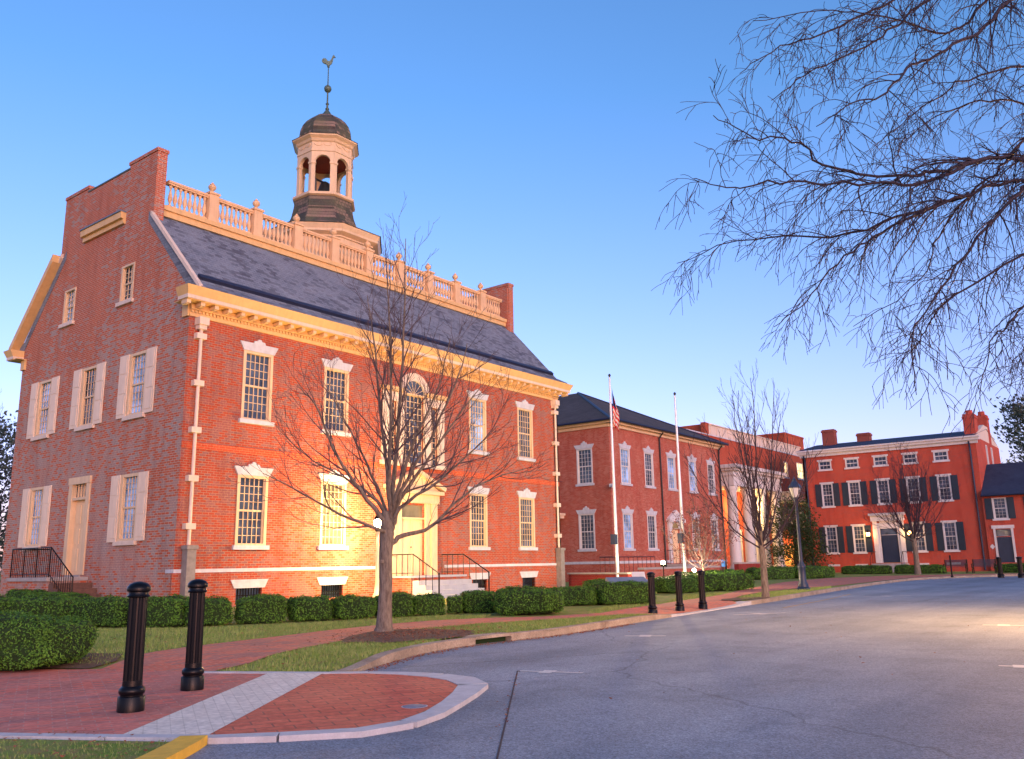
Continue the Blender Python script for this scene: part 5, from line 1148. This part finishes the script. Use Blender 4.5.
def over_tree():
    base = Vector((4.0,-26.6,.1)); t = thing('overhanging_tree',base,'large spreading bare tree whose drooping twigs hang into the upper right sky','tree')
    rn = random.Random(12); lst = []
    P = dict(levels=3,gap=[.21,.21,.25],start=[.05,.10,.12],ang=(18,50),len=[1.4,.85,.42],segs=[9,7,5],wob=.11,trop=-.065,rmin=.0044)
    for i,l_ in enumerate(OVER):
        pts = [Vector(q)-base for q in l_]
        if i not in (1,4): z = max(3.,min(9.5,pts[0].z-1.2)); pts = [Vector((0,0,z)), pts[0]*.45+Vector((0,0,z+.3))*.55] + pts
        pts = subdiv(pts,5,rn,.018); grow(lst,pts,(.056 if i in (0,2,5) else .042) if i not in (1,4) else .03,.005,0,P,rn)
    for i in range(9):   # the rest of the crown, out of the picture
        a = rn.uniform(-2.4,1.2); pts = [Vector((0,0,3.5+i*.7))]
        for k in range(6): pts.append(pts[-1]+Vector((math.cos(a)*1.1,math.sin(a)*1.1,.55-.12*k)))
        lst.append((subdiv(pts,3,rn,.03),[.1-.095*k/18 for k in range(19)],0))
    m = MB(); m.tube([(0,0,-.1),(0,0,.15),(0,0,.8),(.05,.0,2.5),(0,.1,5),(.05,0,8),(0,0,11)],[.62,.46,.36,.32,.27,.19,.07],14); m.build('trunk','bark',t,True)
    tubes(lst,0,0).build('limbs','twig_dark',t,True); tubes(lst,1,9).build('twigs','twig_dark',t)
over_tree()

# ------------------------------------------------------------------ evergreens
def leafy(name,loc,H,Rr,label,mat,seed,n_leaf,ls,conic=.6,grp=None):
    t = thing(name,loc,label,'tree',grp); rn = random.Random(seed); m = MB()
    m.tube([(0,0,0),(.05,0,H*.4),(0,0,H*.92)],[H*.03,H*.02,H*.004],8); lst = []
    cl = []
    for i in range(70):
        z = H*rn.uniform(.10,.98); rr = Rr*(1-conic*(z/H)**1.3)*math.sqrt(rn.uniform(.15,1)); a = rn.uniform(0,6.28); c = Vector((rr*math.cos(a),rr*math.sin(a),z)); cl.append(c)
        m.tube([(0,0,max(.3,z-rr*.5)),c*.5+Vector((0,0,z*.5-.05)),c],[H*.008,H*.005,.01],4)
    m.build('trunk','twig_dark',t)
    m = MB()
    for _ in range(n_leaf):
        c = rn.choice(cl); s0 = Rr*.22; p = c+Vector((rn.gauss(0,s0),rn.gauss(0,s0),rn.gauss(0,s0*.7)))
        if p.z < .1: continue
        nn = Vector((rn.gauss(0,1),rn.gauss(0,1),rn.gauss(.3,1))).normalized(); t1 = nn.orthogonal().normalized(); t2 = nn.cross(t1); s = ls*rn.uniform(.6,1.3)
        m.add([p-t1*s,p+t2*s*.5,p+t1*s,p-t2*s*.5],[(0,1,2,3)])
    m.build('crown',mat,t); return t
leafy('holly_tree',(56.3,1.9,0),6.0,2.3,'dark glossy holly tree between the portico and the shuttered house','holly_leaf',3,9000,.10,.45)
leafy('evergreen_tree',(98,-11.2,0),18.5,4.0,'grey green evergreen rising behind the annexe roof at the right edge','pine_leaf',8,9000,.24,.5)
leafy('evergreen_tree',(99,-14.5,0),16.5,4.2,'darker evergreen mostly cut off by the right picture edge','pine_leaf',9,8000,.26,.4)
leafy('evergreen_tree',(10.2,41.5,0),11.5,3.4,'dark evergreen behind the left corner of the old house','pine_leaf',10,9000,.16,.5)
vase_tree((8.2,36.5,0),12.5,3.4,'bare tree far behind the left end of the old house',51,3,11,.2,grp='distant bare trees')
vase_tree((84,-6.5,0),14.2,4,'thin bare tree top showing above the shuttered house roof',52,5,10,.2,grp='distant bare trees')
vase_tree((86,-14.5,0),12.5,4,'bare tree between the house chimneys and the evergreens',53,5,10,.2,grp='distant bare trees')

# ------------------------------------------------------------------ grass blades, leaf litter
def inside(x,y,poly):
    c = False; j = len(poly)-1
    for i in range(len(poly)):
        xi,yi = poly[i]; xj,yj = poly[j]
        if (yi > y) != (yj > y) and x < (xj-xi)*(y-yi)/(yj-yi)+xi: c = not c
        j = i
    return c
def scatter_blades(name, regions, per, excl):
    rn = random.Random(99); m = MB()
    for poly,dens,hh in regions:
        xs = [p[0] for p in poly]; ys = [p[1] for p in poly]; n_ = int((max(xs)-min(xs))*(max(ys)-min(ys))*dens)
        for _ in range(n_):
            x = rn.uniform(min(xs),max(xs)); y = rn.uniform(min(ys),max(ys))
            if not inside(x,y,poly) or any(inside(x,y,e) for e in excl): continue
            z = land(x,y)-.006; a = rn.uniform(0,6.28); w_ = rn.uniform(.004,.008); h = hh*rn.uniform(.5,1.3); lx,ly = rn.gauss(0,.4)*h,rn.gauss(0,.4)*h
            m.add([(x-w_*math.cos(a),y-w_*math.sin(a),z),(x+w_*math.cos(a),y+w_*math.sin(a),z),(x+lx,y+ly,z+h)],[(0,1,2)])
    return tag(stuff(m.build(name,'blade')),'short green lawn grass with straw coloured tufts beside the brick path','grass')
MUL = [(-5.3,-13.6),(-5.0,-13.95),(-5.05,-14.25),(-4.7,-14.4),(-4.3,-14.38),(-4.1,-14.6),(-3.5,-14.58),(-3.1,-14.45),(-2.9,-14.15),(-2.55,-13.95),(-2.6,-13.4),(-2.5,-12.95),(-2.8,-12.6),(-3.05,-12.3),(-3.5,-12.35),(-3.9,-12.55),(-4.35,-12.75),(-4.8,-13.1)]
pathpoly = pathtop+pathbot
near_a = [(-8.15,-14.45),(-7.45,-14.35),(-6.16,-13.75),(-5.18,-13.36),(-2.89,-12.55),(-0.92,-12.75),(.8,-13.38),(3.1,-13.88),(3.6,-14.2),(2.2,-14.3),(0.2,-14.55),(-1.6,-14.7),(-3.5,-14.6),(-4.3,-14.62),(-6.0,-15.2),(-7.3,-15.75)]
near_b = [(-8.5,-12.6),(-7.78,-12.2),(-6.82,-11.84),(-4.33,-11.35),(-1.9,-10.95),(0.5,-11.55),(1.6,-10.9),(.8,-10),(-2,-9.1),(-4.2,-8.1),(-5,-6.8),(-6,-5),(-8,-3.5),(-12,-6),(-9.5,-10)]
far_c = [(2.5,-12.9),(7.9,-12.15),(13.4,-11.2),(20,-9.4),(18,-10.6),(14,-9.6),(8,-12.0),(5.8,-11.4)]
far_d = [(9.6,-13.6),(12.5,-12.2),(16.5,-11.5),(23.4,-11.6),(21,-12.4),(12.5,-13.4)]
scatter_blades('grass',[(near_a,1500,.045),(near_b,650,.05),(far_c,300,.06),(far_d,300,.06),([(-10.72,-18.2),(-11.15,-18.48),(-13,-19.4),(-13.5,-16.5),(-11.5,-16.85)],1600,.035)],0,[MUL,pathpoly])
rn = random.Random(4); m = MB()
def leaf(x,y,z,s):
    a = rn.uniform(0,6.28); t = rn.uniform(-.5,.5); c_,s_ = math.cos(a),math.sin(a)
    m.add([(x-c_*s,y-s_*s,z),(x-s_*s*.5,y+c_*s*.5,z+s*t),(x+c_*s,y+s_*s,z+s*.3),(x+s_*s*.5,y-c_*s*.5,z-s*t*.0)],[(0,1,2,3)])
for (x,y) in resample(K[:i2],.02):   # drift in the gutter
    for _ in range(2):
        d = abs(rn.gauss(0,.09))
        if x < 1.5: leaf(x+rn.uniform(-.04,.04)+d*.2,y-.05-d,.006+rn.random()*.012,rn.uniform(.012,.03))
for _ in range(1500): q = rn.choice(MUL); leaf(-3.4+rn.gauss(0,.95),-13.4+rn.gauss(0,.6),land(-3.4,-13.4)+.03,rn.uniform(.012,.028))
for _ in range(420):
    x,y = rn.uniform(-9,2),rn.uniform(-15,-8.5)
    if inside(x,y,near_a) or inside(x,y,near_b): leaf(x,y,land(x,y)+.03,rn.uniform(.015,.035))
for i in range(90): leaf(rn.uniform(-11.6,-10.8),rn.uniform(-18.4,-16.9),.05,rn.uniform(.01,.022))
for i in range(60): leaf(rn.uniform(-9,25),rn.uniform(-22,-15.5),.006,rn.uniform(.01,.03))
for i in range(40):
    s = rn.random(); leaf(-5.93-3.9*s+rn.gauss(0,.03),-17.5-2.8*s+rn.gauss(0,.03),.008,rn.uniform(.01,.02))
tag(stuff(m.build('fallen_leaves','dry_leaf')),'russet fallen leaves drifted along the kerb and scattered on grass and road','leaves')
